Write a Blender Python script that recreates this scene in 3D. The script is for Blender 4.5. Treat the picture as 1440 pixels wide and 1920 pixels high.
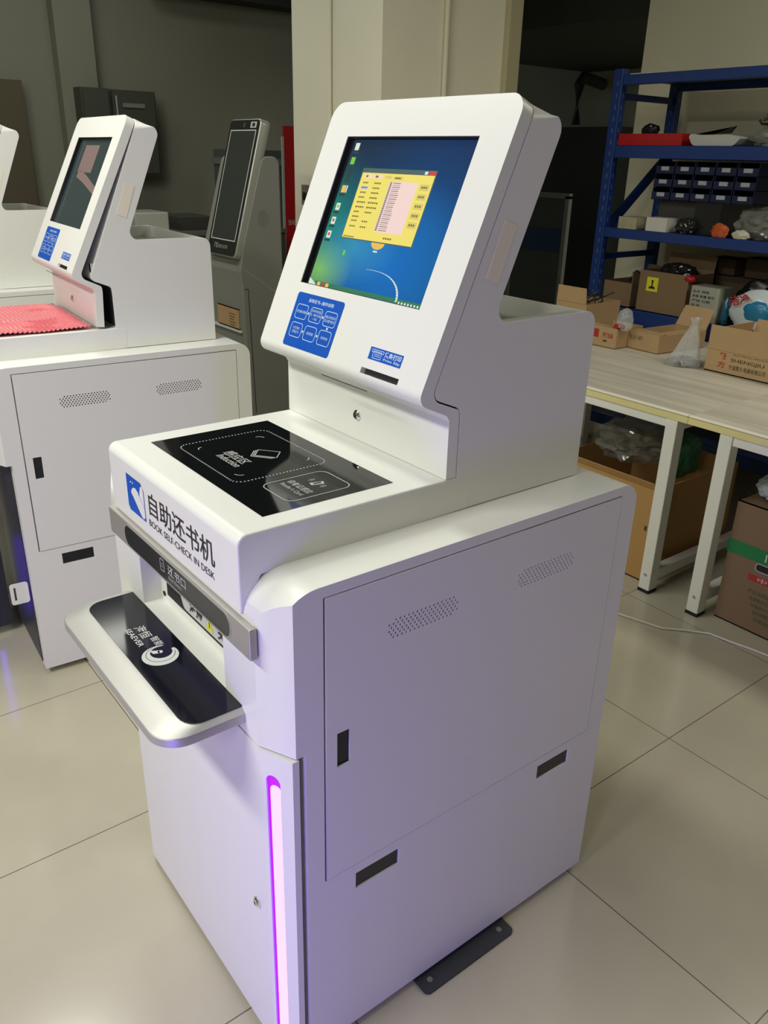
import bpy, bmesh, math, random
from mathutils import Matrix, Vector, noise
sc = bpy.context.scene
for o in list(bpy.data.objects): bpy.data.objects.remove(o)
R = math.radians
# ------------------------------------------------------------------ camera
cam_d = bpy.data.cameras.new('camera'); cam = bpy.data.objects.new('camera', cam_d)
sc.collection.objects.link(cam); sc.camera = cam
right = Vector((0.79308740, -0.60866028, 0.02334623)); down = Vector((-0.22653049, -0.33031590, -0.91628344)); fwd = Vector((0.56541694, 0.72140424, -0.39984949))
m = Matrix.Identity(4)
for i in range(3):
    m[i][0] = right[i]; m[i][1] = -down[i]; m[i][2] = -fwd[i]
m.translation = Vector((-0.49233, -0.81577, 1.49986)); cam.matrix_world = m
cam_d.sensor_fit = 'VERTICAL'; cam_d.sensor_height = 24.0; cam_d.lens = 1526.96 / 1920 * 24.0
cam_d.clip_start = .02; cam_d.clip_end = 60
# ------------------------------------------------------------------ world, lights, exposure
w = bpy.data.worlds.new('world'); sc.world = w; w.use_nodes = True
w.node_tree.nodes['Background'].inputs[0].default_value = (0.80, 0.88, 0.80, 1)
w.node_tree.nodes['Background'].inputs[1].default_value = 0.07
sc.view_settings.view_transform = 'Standard'; sc.view_settings.look = 'None'
sc.view_settings.exposure = 0.14; sc.view_settings.gamma = 1.0
def area(name, loc, rot, sx, sy, power, col, spread=180):
    l = bpy.data.lights.new(name, 'AREA'); l.shape = 'RECTANGLE'; l.size = sx; l.size_y = sy
    l.energy = power; l.color = col; l.spread = R(spread)
    o = bpy.data.objects.new(name, l); sc.collection.objects.link(o); o.location = loc; o.rotation_euler = rot
    return o
TUBE = (1.0, 1.0, 0.90)
area('ceiling_lamp_centre', (-0.05, 1.75, 2.95), (0, 0, R(90)), 1.4, .3, 32, TUBE)
area('ceiling_lamp_front', (-1.9, 0.5, 2.95), (0, 0, R(90)), 1.6, .35, 76, TUBE)
area('ceiling_lamp_near', (-2.9, -1.5, 2.95), (0, R(-25), R(30)), 1.6, .5, 44, TUBE)
area('ceiling_lamp_back', (1.0, 3.9, 2.95), (0, 0, 0), 1.5, .35, 9, TUBE)
area('far_room_fill', (4.9, 1.0, 2.6), (0, R(35), R(-80)), .8, .3, 26, TUBE)  # added fill light, unseen behind the right wall, brightens the far room
area('ceiling_lamp_right', (2.8, -.55, 2.95), (0, 0, R(90)), 1.5, .35, 25, (1, .97, .82))
area('neighbour_unit_light_strip', (-1.0, -.62, .36), (R(90), 0, R(-62)),  .05, .6, 7.5, (.20, .09, 1.0))

C = sc.collection
# ------------------------------------------------------------------ materials
MATS = {}
def mat(name, col, rough=.5, metal=0, emit=None, es=1, spec=.5, bump=None, coat=0, alpha=None, trans=0, noise_col=None, nscale=30):
    if name in MATS: return MATS[name]
    mt = bpy.data.materials.new(name); mt.use_nodes = True; nt = mt.node_tree; b = nt.nodes['Principled BSDF']
    b.inputs['Base Color'].default_value = (*col, 1); b.inputs['Roughness'].default_value = rough
    b.inputs['Metallic'].default_value = metal; b.inputs['Specular IOR Level'].default_value = spec
    b.inputs['Coat Weight'].default_value = coat
    if trans: b.inputs['Transmission Weight'].default_value = trans
    if alpha is not None: b.inputs['Alpha'].default_value = alpha
    if emit: b.inputs['Emission Color'].default_value = (*emit, 1); b.inputs['Emission Strength'].default_value = es
    if noise_col or bump:
        tc = nt.nodes.new('ShaderNodeTexCoord'); n = nt.nodes.new('ShaderNodeTexNoise'); n.inputs['Scale'].default_value = nscale
        n.inputs['Detail'].default_value = 4; nt.links.new(tc.outputs['Object'], n.inputs['Vector'])
        if noise_col:
            mx = nt.nodes.new('ShaderNodeMix'); mx.data_type = 'RGBA'
            mx.inputs['A'].default_value = (*col, 1); mx.inputs['B'].default_value = (*noise_col, 1)
            nt.links.new(n.outputs['Fac'], mx.inputs['Factor']); nt.links.new(mx.outputs['Result'], b.inputs['Base Color'])
        if bump:
            bp = nt.nodes.new('ShaderNodeBump'); bp.inputs['Strength'].default_value = bump; bp.inputs['Distance'].default_value = .002
            nt.links.new(n.outputs['Fac'], bp.inputs['Height']); nt.links.new(bp.outputs['Normal'], b.inputs['Normal'])
    MATS[name] = mt; return mt
WHITE = mat('white_powder_coat', (.80, .80, .765), .34, bump=.03, nscale=900)
BLACK = mat('black_gap', (.006, .006, .009), .6)
SLOT = mat('black_slot_plastic', (.008, .009, .016), .25)
GLASS = mat('black_glass', (.006, .007, .008), .06, spec=.6)
NAVYG = mat('black_acrylic', (.006, .007, .012), .10, spec=.6)
SILVER = mat('brushed_silver', (.50, .48, .45), .42, metal=.6)
CHROME = mat('chrome', (.75, .75, .75), .15, metal=1)
INKW = mat('white_ink', (.55, .57, .56), .5)
INKG = mat('grey_ink', (.50, .51, .50), .5)
INKK = mat('black_ink', (.025, .022, .025), .5)
BLUE = mat('blue_label', (.005, .09, .50), .4)
WLBL = mat('label_white', (.62, .74, .90), .5)
CREAM = mat('cream_tape', (.86, .79, .66), .6)
YEL = mat('yellow_label', (.75, .72, .03), .5)
STEELD = mat('dark_foot_steel', (.045, .05, .055), .5, metal=.3)
# ------------------------------------------------------------------ mesh helpers
def tag(o, label=None, cat=None, group=None, kind=None):
    if label: o['label'] = label
    if cat: o['category'] = cat
    if group: o['group'] = group
    if kind: o['kind'] = kind
    return o
def empty(name, loc=(0, 0, 0), rz=0, **k):
    o = bpy.data.objects.new(name, None); C.objects.link(o); o.location = loc; o.rotation_euler = (0, 0, rz)
    o.empty_display_size = .05
    return tag(o, **k)
def link(name, me, mats, parent=None, smooth=None):
    o = bpy.data.objects.new(name, me); C.objects.link(o)
    if not isinstance(mats, (list, tuple)): mats = [mats]
    if len(me.materials) == 0:
        for q in mats: me.materials.append(q)
    if smooth:
        me.polygons.foreach_set('use_smooth', [True] * len(me.polygons))
        me.set_sharp_from_angle(angle=R(smooth))
    if parent: o.parent = parent
    return o
def frame(org, u, v):
    u = Vector(u).normalized(); v = Vector(v).normalized(); w_ = u.cross(v)
    M = Matrix.Identity(4)
    for i in range(3): M[i][0] = u[i]; M[i][1] = v[i]; M[i][2] = w_[i]
    M.translation = Vector(org); return M
I4 = Matrix.Identity(4)
class MB:
    """collects shapes into one mesh"""
    def __init__(s): s.bm = bmesh.new()
    def faces(s, vs, fs, mi=0, M=I4):
        vv = [s.bm.verts.new(M @ Vector(v)) for v in vs]
        for f in fs:
            try: q = s.bm.faces.new([vv[i] for i in f]); q.material_index = mi
            except ValueError: pass
        return s
    def box(s, a, b, mi=0, M=I4):
        x0, y0, z0 = a; x1, y1, z1 = b
        vs = [(x0, y0, z0), (x1, y0, z0), (x1, y1, z0), (x0, y1, z0), (x0, y0, z1), (x1, y0, z1), (x1, y1, z1), (x0, y1, z1)]
        return s.faces(vs, [(3, 2, 1, 0), (4, 5, 6, 7), (0, 1, 5, 4), (1, 2, 6, 5), (2, 3, 7, 6), (3, 0, 4, 7)], mi, M)
    def prism(s, pts, h0, h1, mi=0, M=I4):
        n = len(pts); vs = [(p[0], p[1], h0) for p in pts] + [(p[0], p[1], h1) for p in pts]
        return s.faces(vs, [tuple(range(n))[::-1], tuple(range(n, 2 * n))] + [(i, (i + 1) % n, n + (i + 1) % n, n + i) for i in range(n)], mi, M)
    def loft(s, loops, mi=0, M=I4, cap=True):
        n = len(loops[0]); vs = [p for l in loops for p in l]; fs = []
        for k in range(len(loops) - 1):
            for i in range(n):
                j = (i + 1) % n; fs.append((k * n + i, k * n + j, (k + 1) * n + j, (k + 1) * n + i))
        if cap: fs += [tuple(range(n))[::-1], tuple(range((len(loops) - 1) * n, len(loops) * n))]
        return s.faces(vs, fs, mi, M)
    def tube(s, pts, r, seg=8, mi=0, M=I4):
        loops = []; up = Vector((0, 0, 1))
        P = [Vector(p) for p in pts]
        for i, p in enumerate(P):
            d = (P[min(i + 1, len(P) - 1)] - P[max(i - 1, 0)]).normalized()
            a = d.cross(up)
            if a.length < .1: a = d.cross(Vector((1, 0, 0)))
            a.normalize(); b = d.cross(a)
            rr = r[i] if isinstance(r, (list, tuple)) else r
            loops.append([p + a * math.cos(t) * rr + b * math.sin(t) * rr for t in [2 * math.pi * k / seg for k in range(seg)]])
        return s.loft(loops, mi, M)
    def cyl(s, c, r, h, seg=24, mi=0, M=I4, r2=None):
        r2 = r if r2 is None else r2
        l0 = [(c[0] + r * math.cos(t), c[1] + r * math.sin(t), c[2]) for t in [2 * math.pi * k / seg for k in range(seg)]]
        l1 = [(c[0] + r2 * math.cos(t), c[1] + r2 * math.sin(t), c[2] + h) for t in [2 * math.pi * k / seg for k in range(seg)]]
        return s.loft([l0, l1], mi, M)
    def quad(s, x0, y0, x1, y1, z=0, mi=0, M=I4):
        return s.faces([(x0, y0, z), (x1, y0, z), (x1, y1, z), (x0, y1, z)], [(0, 1, 2, 3)], mi, M)
    def add_mesh(s, me, M=I4, mi=0):
        n0 = len(s.bm.faces); nv = len(s.bm.verts)
        s.bm.from_mesh(me); s.bm.verts.ensure_lookup_table(); s.bm.faces.ensure_lookup_table()
        for v in s.bm.verts[nv:]: v.co = M @ v.co
        for f in s.bm.faces[n0:]: f.material_index = mi
        return s
    def build(s, name, mats, parent=None, smooth=None, fix=True):
        if fix: bmesh.ops.recalc_face_normals(s.bm, faces=s.bm.faces)
        me = bpy.data.meshes.new(name); s.bm.to_mesh(me); s.bm.free()
        return link(name, me, mats, parent, smooth)
def evalmesh(o, name):
    dg = bpy.context.evaluated_depsgraph_get(); dg.update()
    return bpy.data.meshes.new_from_object(o.evaluated_get(dg), depsgraph=dg)
def curve_mesh(loops, thick, bevel=0):
    cu = bpy.data.curves.new('t', 'CURVE'); cu.dimensions = '2D'; cu.fill_mode = 'BOTH'
    cu.extrude = max(thick / 2 - bevel, 0); cu.bevel_depth = bevel; cu.bevel_resolution = 1; cu.offset = -bevel
    for l in loops:
        sp = cu.splines.new('POLY'); sp.points.add(len(l) - 1); sp.use_cyclic_u = True
        for p, q in zip(sp.points, l): p.co = (q[0], q[1], 0, 1)
    o = bpy.data.objects.new('t', cu); C.objects.link(o)
    me = evalmesh(o, 't'); bpy.data.objects.remove(o); bpy.data.curves.remove(cu)
    return me
def text_mesh(body, size, ext=.0002, off=0, align='LEFT', shear=0, sx=1.0):
    cu = bpy.data.curves.new('t', 'FONT'); cu.body = body; cu.size = size; cu.extrude = ext; cu.offset = off
    cu.align_x = align; cu.shear = shear; cu.resolution_u = 3
    o = bpy.data.objects.new('t', cu); C.objects.link(o)
    me = evalmesh(o, 't'); bpy.data.objects.remove(o); bpy.data.curves.remove(cu)
    return me
def text_fit(mb, body, M, x0, x1, y0, y1, mi=0, off=0, rot=0, shear=0, ext=.0002):
    """lettering stretched into the box x0..x1, y0..y1 of frame M"""
    me = text_mesh(body, 1.0, ext=0, off=off, shear=shear)
    if not me.vertices: return mb
    xs = [v.co.x for v in me.vertices]; ys = [v.co.y for v in me.vertices]
    a, b, c, d = min(xs), max(xs), min(ys), max(ys)
    for v in me.vertices:
        v.co = ((v.co.x - a) / (b - a) * (x1 - x0) + x0, (v.co.y - c) / max(d - c, 1e-6) * (y1 - y0) + y0, ext)
    mb.add_mesh(me, M, mi); bpy.data.meshes.remove(me); return mb
def arc(cx, cy, r, a0, a1, n=8):
    return [(cx + r * math.cos(R(a0 + (a1 - a0) * i / n)), cy + r * math.sin(R(a0 + (a1 - a0) * i / n))) for i in range(n + 1)]
def rrect(x0, y0, x1, y1, r, n=6):
    return arc(x1 - r, y0 + r, r, -90, 0, n) + arc(x1 - r, y1 - r, r, 0, 90, n) + arc(x0 + r, y1 - r, r, 90, 180, n) + arc(x0 + r, y0 + r, r, 180, 270, n)
def ring(x0, y0, x1, y1, r, t):
    return [rrect(x0, y0, x1, y1, r), rrect(x0 + t, y0 + t, x1 - t, y1 - t, max(r - t, .0004))[::-1]]
def fillet(pts, rads, n=6):
    out = []; N = len(pts)
    for i in range(N):
        p = Vector(pts[i]); r = rads[i]
        if r <= 0: out.append(tuple(p)); continue
        a = (Vector(pts[i - 1]) - p).normalized(); b = (Vector(pts[(i + 1) % N]) - p).normalized()
        ang = a.angle(b); t = r / math.tan(ang / 2); c = p + (a + b).normalized() * (r / math.sin(ang / 2))
        s0 = p + a * t - c; s1 = p + b * t - c
        a0 = math.atan2(s0.y, s0.x); a1 = math.atan2(s1.y, s1.x); d = (a1 - a0 + math.pi) % (2 * math.pi) - math.pi
        out += [(c.x + r * math.cos(a0 + d * k / n), c.y + r * math.sin(a0 + d * k / n)) for k in range(n + 1)]
    return out
def bool_cut(o, cutters):
    for c in cutters:
        md = o.modifiers.new('b', 'BOOLEAN'); md.operation = 'DIFFERENCE'; md.solver = 'EXACT'; md.object = c
    me = evalmesh(o, 'x'); old = o.data; o.modifiers.clear(); o.data = me
    for c in cutters: bpy.data.objects.remove(c)
    return o
def bevelled(o, wd, seg=2, ang=35):
    md = o.modifiers.new('b', 'BEVEL'); md.width = wd; md.segments = seg; md.limit_method = 'ANGLE'; md.angle_limit = R(ang); md.use_clamp_overlap = True
    o.data.polygons.foreach_set('use_smooth', [True] * len(o.data.polygons)); o.data.set_sharp_from_angle(angle=R(40))
    wn = o.modifiers.new('w', 'WEIGHTED_NORMAL'); wn.weight = 80; wn.keep_sharp = True
    me = evalmesh(o, 'x'); o.modifiers.clear(); o.data = me
    return o
def box_obj(a, b, M=I4):
    return MB().box(a, b, M=M).build('cut', [BLACK])
def copy_tree(o, parent=None):
    c = o.copy(); C.objects.link(c)
    if parent: c.parent = parent
    for ch in list(o.children): copy_tree(ch, c)
    return c
# frame helpers for kiosk faces: u to the viewer's right (-y)
XZ = lambda y: frame((0, y, 0), (1, 0, 0), (0, 0, 1))        # side face: u=+x v=+z, w=-y

# ------------------------------------------------------------------ book return kiosk
S = .84
def Z(z): return S * (z + .345)
TAN = math.tan(R(23)); SN = math.sin(R(23)); CS = math.cos(R(23))
T = Z(.8); TC = Z(.8736); DEP = .744; WID = .655; XF = -.033
YC0, YC1 = .088, .569
PM = frame((.3125 * S, 0, Z(1.0)), (0, -1, 0), (SN, 0, CS))     # slanted panel face, v up the slope
def PU(y): return -y * S
def screen_material(name, strength, dim=False):
    mt = bpy.data.materials.new(name); mt.use_nodes = True; nt = mt.node_tree; b = nt.nodes['Principled BSDF']; L = nt.links.new
    b.inputs['Base Color'].default_value = (.01, .01, .012, 1); b.inputs['Roughness'].default_value = .12
    tc = nt.nodes.new('ShaderNodeUVMap'); sep = nt.nodes.new('ShaderNodeSeparateXYZ'); L(tc.outputs[0], sep.inputs[0])
    def math_(op, a, b_=None):
        n = nt.nodes.new('ShaderNodeMath'); n.operation = op
        for k, v in enumerate((a, b_)):
            if v is None: continue
            if isinstance(v, (int, float)): n.inputs[k].default_value = v
            else: L(v, n.inputs[k])
        return n.outputs[0]
    def dist(cx, cy, sx, sy):
        dx = math_('MULTIPLY', math_('SUBTRACT', sep.outputs[0], cx), sx); dy = math_('MULTIPLY', math_('SUBTRACT', sep.outputs[1], cy), sy)
        return math_('POWER', math_('ADD', math_('MULTIPLY', dx, dx), math_('MULTIPLY', dy, dy)), .5)
    def ramp(fac, stops):
        r = nt.nodes.new('ShaderNodeValToRGB'); e = r.color_ramp.elements
        while len(e) < len(stops): e.new(.5)
        for q, (p, c) in zip(e, stops): q.position = p; q.color = (*c, 1)
        L(fac, r.inputs[0]); return r.outputs[0]
    def mix(f, a, b_, typ='MIX'):
        n = nt.nodes.new('ShaderNodeMix'); n.data_type = 'RGBA'; n.blend_type = typ
        for nm, v in (('Factor', f), ('A', a), ('B', b_)):
            if isinstance(v, tuple): n.inputs[nm].default_value = (*v, 1)
            elif isinstance(v, (int, float)): n.inputs[nm].default_value = v
            else: L(v, n.inputs[nm])
        return n.outputs['Result']
    base = ramp(dist(.62, .22, 1.0, 1.05), [(0, (.006, .14, .46)), (.35, (.005, .11, .33)), (.6, (.005, .045, .14)), (.95, (.008, .022, .07))])
    g = ramp(dist(-.05, .42, 1.3, 1.0), [(0, (1, 1, 1)), (.55, (0, 0, 0))])
    base = mix(g, base, (.01, .22, .14))
    y = ramp(dist(.06, .12, 2.2, 3.0), [(0, (.9, .9, .9)), (.65, (0, 0, 0))])
    base = mix(y, base, (.20, .48, .10))
    cy = ramp(dist(.30, .30, 1.6, 2.3), [(0, (.6, .6, .6)), (.6, (0, 0, 0))])
    base = mix(cy, base, (.05, .33, .50))
    tl = ramp(dist(0, 1.0, 1.2, 2.0), [(0, (.8, .8, .8)), (.9, (0, 0, 0))])
    base = mix(tl, base, (.012, .03, .045))
    L(base, b.inputs['Emission Color']); b.inputs['Emission Strength'].default_value = strength
    return mt
SCR = screen_material('screen_wallpaper', 1.0)
E_ = lambda n, c, s=1.0: mat(n, (.02, .02, .02), .3, emit=c, es=s)
S_YEL = E_('screen_yellow', (.78, .66, .13)); S_PINK = E_('screen_pink', (.80, .60, .55)); S_TXT = E_('screen_text', (.16, .13, .02))
S_BTN = E_('screen_button', (.62, .52, .13)); S_BAR = E_('screen_titlebar', (.05, .10, .09)); S_RED = E_('screen_red', (.55, .03, .02))
S_WHT = E_('screen_white', (.62, .70, .62)); S_TASK = E_('screen_taskbar', (.02, .16, .09)); S_GRN = E_('screen_green', (.15, .50, .05)); S_VIO = E_('screen_violet', (.35, .25, .38))
S_ORG = E_('screen_orange', (.75, .45, .08)); S_DTX = E_('screen_dark_text', (.01, .03, .03)); S_HI = E_('screen_highlight', (.50, .52, .62))

def quad_uv(name, M, x0, y0, x1, y1, z, mt, parent):
    me = bpy.data.meshes.new(name); me.from_pydata([M @ Vector(p) for p in ((x0, y0, z), (x1, y0, z), (x1, y1, z), (x0, y1, z))], [], [(0, 1, 2, 3)])
    uv = me.uv_layers.new(name='UVMap')
    for l, c in zip(uv.data, ((0, 0), (1, 0), (1, 1), (0, 1))): l.uv = c
    return me

def make_panel_screen(parent, lit=True):
    """display content (painted reflections when not lit), all in the frame of the slanted panel"""
    x0, x1, y0, y1 = PU(.5925) + .010, PU(.188), S * .202, S * .519     # picture area
    wx, wy = x1 - x0, y1 - y0; zz = -.0105
    d = MB(); d.box((PU(.598), S * .197, -.016), (PU(.182), S * .524, -.0108), 0, PM)
    scr = d.build('screen', [mat('screen_bezel', (.012, .013, .015), .3)], parent)
    me = quad_uv('picture', PM, x0, y0, x1, y1, zz, None, None)
    if not lit:
        link('picture', me, SCR_DIM, scr)
    else:
        link('picture', me, SCR, scr)
    X = lambda t: x0 + wx * t
    Y = lambda t: y0 + wy * t
    MT = [S_YEL, S_PINK, S_TXT, S_BTN, S_BAR, S_RED, S_WHT, S_TASK, S_GRN, S_VIO, S_ORG, S_DTX, S_HI] if lit else [D_PK] * 13
    a = MB(); q = lambda u0, v0, u1, v1, mi, z: a.quad(X(u0), Y(v0), X(u1), Y(v1), zz + z, mi, PM)
    # window frame coordinates inside the picture
    WX0, WX1, WY0, WY1 = .170, .757, .352, .812
    wq = lambda u0, v0, u1, v1, mi, z: q(WX0 + (WX1 - WX0) * u0, WY0 + (WY1 - WY0) * v0, WX0 + (WX1 - WX0) * u1, WY0 + (WY1 - WY0) * v1, mi, z)
    if lit:
        wq(-.012, -.015, 1.012, 1.0, 4, .0002); wq(0, 0, 1, .935, 0, .0004); wq(0, .935, 1, 1, 4, .0004)
        wq(.86, .945, .90, .985, 6, .0005); wq(.92, .94, 1.0, .99, 5, .0005)
        wq(.05, .86, .17, .91, 1, .0005); wq(.19, .86, .31, .91, 1, .0005); wq(.35, .865, .44, .905, 3, .0005)
        wq(.47, .855, .60, .90, 3, .0005)
        wq(.07, .87, .10, .90, 2, .0006); wq(.21, .87, .25, .90, 2, .0006); wq(.49, .868, .57, .888, 2, .0006)
        wq(.44, .13, .82, .83, 1, .0005)
        random.seed(4)
        for k in range(25):
            v = .81 - k * .0272
            wq(.445, v - .012, .475, v + .012, 9, .0006); wq(.452, v - .006, .468, v + .006, 2, .0007)
            wq(.49, v - .005, .59 + random.random() * .02, v + .005, 9 if k % 2 else 2, .0006)
        for k in range(8):
            v = .79 - k * .069
            if k == 1: wq(.04, v - .024, .15, v + .024, 12, .0005)
            wd = (.08, .09, .09, .09, .13, .13, .08, .10)[k]
            for j in range(4): wq(.055 + wd * j / 4, v - .010 + .004 * (j % 2), .055 + wd * (j + .8) / 4, v + .014, 2, .0006)
            if k < 7:
                wd = (.10, .10, .11, .11, .15, .15, .10)[k]
                for j in range(5): wq(.22 + wd * j / 5, v - .010 + .004 * (j % 2), .22 + wd * (j + .8) / 5, v + .014, 2, .0006)
        for v in (.25, .17):
            for u in (.06, .22):
                for j in range(3): wq(u + .03 * j, v - .010, u + .03 * j + .022, v + .012, 2, .0006)
        for k in range(5):
            v = .775 - k * .125
            wq(.855, v - .045, .975, v + .04, 3, .0005)
            for j in range(3): wq(.875 + .028 * j, v - .014, .895 + .028 * j, v + .014, 2, .0006)
        for j in range(4): wq(.60 + .03 * j, .045, .622 + .03 * j, .07, 2, .0006)
        for j in range(6): wq(.02 + .028 * j, .01, .04 + .028 * j, .03, 2, .0006)
        # desktop icons
        for k, v in enumerate((.955, .86, .765, .67, .55, .455, .36)):
            mi = (6, 8, 11, 10, 6, 6, 6)[k]
            q(.025, v - .028, .062, v + .02, mi, .0003)
            if k > 3: q(.035, v - .012, .052, v + .008, (8, 5, 5)[k - 4], .0004)
            if k == 3: q(.066, v - .028, .076, v + .02, 6, .0003)
            q(.018, v - .05, .07, v - .036, 11, .0003)
        # taskbar, swoosh, emblem part below the window
        q(.06, 0, 1, .036, 7, .0002)
        for u, mi in ((.085, 10), (.125, 5), (.165, 10)): q(u, .006, u + .028, .032, mi, .0004)
        for k in range(8): q(.80 + .024 * k, .008, .812 + .024 * k, .022, 6, .0004)
        a.faces([(X(u), Y(v), zz + .0004) for u, v in [(0, .0), (0, .05), (.05, .025), (.085, 0)]], [(0, 3, 2, 1)], 6, PM)
        pts = []
        for i in range(17):
            t = i / 16; ang = R(100 - 100 * t); pts.append((.52 + .27 * math.cos(ang) ** .8 if ang < R(90) else .52 + .27 * math.cos(ang), .02 + .155 * math.sin(max(ang, 0))))
        for i in range(16):
            wd = .002 + .012 * (i / 16) ** 1.5
            (ua, va), (ub, vb) = pts[i], pts[i + 1]; wb = .002 + .012 * ((i + 1) / 16) ** 1.5
            a.faces([(X(ua), Y(va), zz + .0007), (X(ub), Y(vb), zz + .0007), (X(ub - wb), Y(vb - wb * .6), zz + .0007), (X(ua - wd), Y(va - wd), zz + .0007)], [(0, 1, 2, 3)], 6, PM)
        c = [(.495 + .055 * math.cos(R(t)), .345 + .042 * math.sin(R(t))) for t in range(180, 361, 15)]
        a.faces([(X(u), Y(v), zz + .0003) for u, v in c], [tuple(range(len(c)))], 10, PM)
        q(.225, .235, .243, .268, 8, .0003)
        q(.475, .285, .51, .295, 6, .0004)
    else:
        q(.20, .62, .62, .93, 0, .0002)  # pink shapes painted as reflections on the switched-off screen
        a.faces([(X(u), Y(v), zz + .0002) for u, v in [(.22, .56), (.5, .5), (1, .36), (1, .44), (.55, .58), (.25, .66)]], [tuple(range(6))], 0, PM)
    a.build('window_contents' if lit else 'painted_reflection', MT, scr, fix=False)
    return scr

def lettered(name, mats, parent, fn):
    a = MB(); fn(a); return a.build(name, mats, parent, fix=False)

def make_kiosk(name, label, lit=True, detail=True):
    root = empty(name, label=label, cat='kiosk')
    # ---- cabinet body: side profile swept across the width, front corners chamfered
    prof = [(DEP, .02)] + arc(DEP - .04, T - .04, .04, 0, 90, 8) + arc(XF + .07, T - .07, .07, 90, 180, 10) + [(XF, .69), (.012, .69), (.012, .02)]
    b = MB(); b.prism(prof, -WID, 0, M=XZ(0)); bm = b.bm
    bmesh.ops.recalc_face_normals(bm, faces=bm.faces)
    for (px, py, nx, ny) in ((-.004, 0, -.060, -.029), (-.004, WID, -.060, .029)):
        n = Vector((nx, ny, 0)).normalized()
        g = bm.verts[:] + bm.edges[:] + bm.faces[:]
        r = bmesh.ops.bisect_plane(bm, geom=g, plane_co=(px, py, 0), plane_no=n, clear_outer=True, dist=1e-6)
        ed = [e for e in r['geom_cut'] if isinstance(e, bmesh.types.BMEdge)]
        bmesh.ops.edgenet_fill(bm, edges=ed)
    bmesh.ops.recalc_face_normals(bm, faces=bm.faces)
    body = b.build('cabinet_body', [WHITE], root)
    cut = [box_obj((-.2, .158, .737), (.003, .478, .86)),                  # book mouth
           box_obj((.045, -.1, Z(.1495)), (.6985, .009, Z(.7785))),       # access door pocket
           box_obj((-.1, .030, .03), (.011 + .02, WID - .03, .688))]
    body = bool_cut(body, cut)
    cut = [box_obj((S * .127, -.1, Z(.083)), (S * .237, .02, Z(.125))), box_obj((S * .657, -.1, Z(.084)), (S * .767, .02, Z(.125)))]
    body = bool_cut(body, cut)
    body = bevelled(body, .003, 2)
    for x in (.127, .657):
        a = MB(); a.box((S * x + .0005, .003, Z(.084)), (S * x + S * .11 - .0005, .019, Z(.124))); a.build('pull_recess', [SLOT], root)
    # ---- side access door with two vents
    lo = [(.0482, Z(.152), .6965, Z(.776))]
    x0, z0, x1, z1 = lo[0]
    outer = [(x0, z0), (x1, z0), (x1, z1), (x0, z1)]
    tx0, tx1, tz0, tz1 = S * .0808, S * .1085, Z(.4168), Z(.4926)
    holes = [[(tx0, tz0), (tx0, tz1), (tx1, tz1), (tx1, tz0)]]
    for (hx, hz) in ((.158, .8365), (.435, .8360)):
        for r_ in range(6):
            for c_ in range(17):
                cx = hx + .0045 + c_ * .0083 + (.00415 if r_ % 2 else 0); cz = hz + r_ * .0058
                if r_ in (0, 5) and c_ in (0, 16): continue
                holes.append([(cx + .0020 * math.cos(-t), cz + .0023 * math.sin(-t)) for t in [2 * math.pi * k / 8 for k in range(8)]])
    me = curve_mesh([outer] + holes, .003, 0)
    me.transform(frame((0, .0005, 0), (1, 0, 0), (0, 0, 1)))
    door = link('access_door', me, [WHITE], root)
    a = MB(); a.box((tx0 - .002, .003, tz0 - .002), (tx1 + .002, .0085, tz1 + .002)); a.build('pull_recess', [SLOT], door)
    for (hx, hz) in ((.158, .8365), (.435, .8360)):
        a = MB(); a.box((hx - .002, .0035, hz - .005), (hx + .147, .0075, hz + .034)); a.build('vent_dark_sheet', [BLACK], door)  # added black sheet, gives the vent holes their inner shade
    # ---- console
    prof = [(XF - .003, .902), (XF - .003, TC), (S * .47, TC), (S * .47, T + .0005), (.0, T - .006), (XF + .006, .905)]
    prof = fillet(prof, [.003, .016, 0, 0, 0, .004])
    a = MB(); a.prism(prof, -YC1, -YC0, M=XZ(0)); con = a.build('console', [WHITE], root); bevelled(con, .0045, 3, 40)
    # black induction glass
    px0, px1, py0, py1 = .0317 * S, .3142 * S, .152 * S, .6242 * S
    TM = frame((0, 0, TC), (0, -1, 0), (1, 0, 0))
    g = MB(); g.box((-py1, px0, -.002), (-py0, px1, .0006), 0, TM); gl = g.build('induction_glass', [GLASS], con)
    z = .0009
    def ink_a(a):
        # dotted outline
        pts = rrect(-.478, .056, -.262, .231, .018, 5); per = []
        for i in range(len(pts)):
            p = Vector(pts[i]); q = Vector(pts[(i + 1) % len(pts)]); per.append((p, (q - p).length, q))
        total = sum(l for _, l, _ in per); n = 116
        for k in range(n):
            d = total * k / n
            for p, l, q in per:
                if d <= l: c = p.lerp(q, d / l if l else 0); break
                d -= l
            r = .0017; a.faces([(c.x + r * math.cos(t), c.y + r * math.sin(t), z) for t in [math.pi * j / 3 for j in range(6)]], [tuple(range(6))], 0, TM)
    TICKS = ((-.440, .088, 180, .010), (-.436, .195, 90, .012), (-.300, .205, 0, .010), (-.300, .085, 270, .012))
    def tick(k):
        cx, cy, s0, r = TICKS[k]
        def fn(a):
            A = arc(cx, cy, r, s0, s0 + 90, 6); B = arc(cx, cy, r - .0016, s0, s0 + 90, 6)
            for i in range(6): a.faces([(*A[i], z), (*A[i + 1], z), (*B[i + 1], z), (*B[i], z)], [(0, 1, 2, 3)], 0, TM)
        return fn
    def ink_b(a):
        text_fit(a, '感应区', TM, -.404, -.334, .105, .126, 0, .004, ext=z)
        text_fit(a, 'Induction', TM, -.397, -.328, .089, .104, 0, .004, shear=.15, ext=z)
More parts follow.
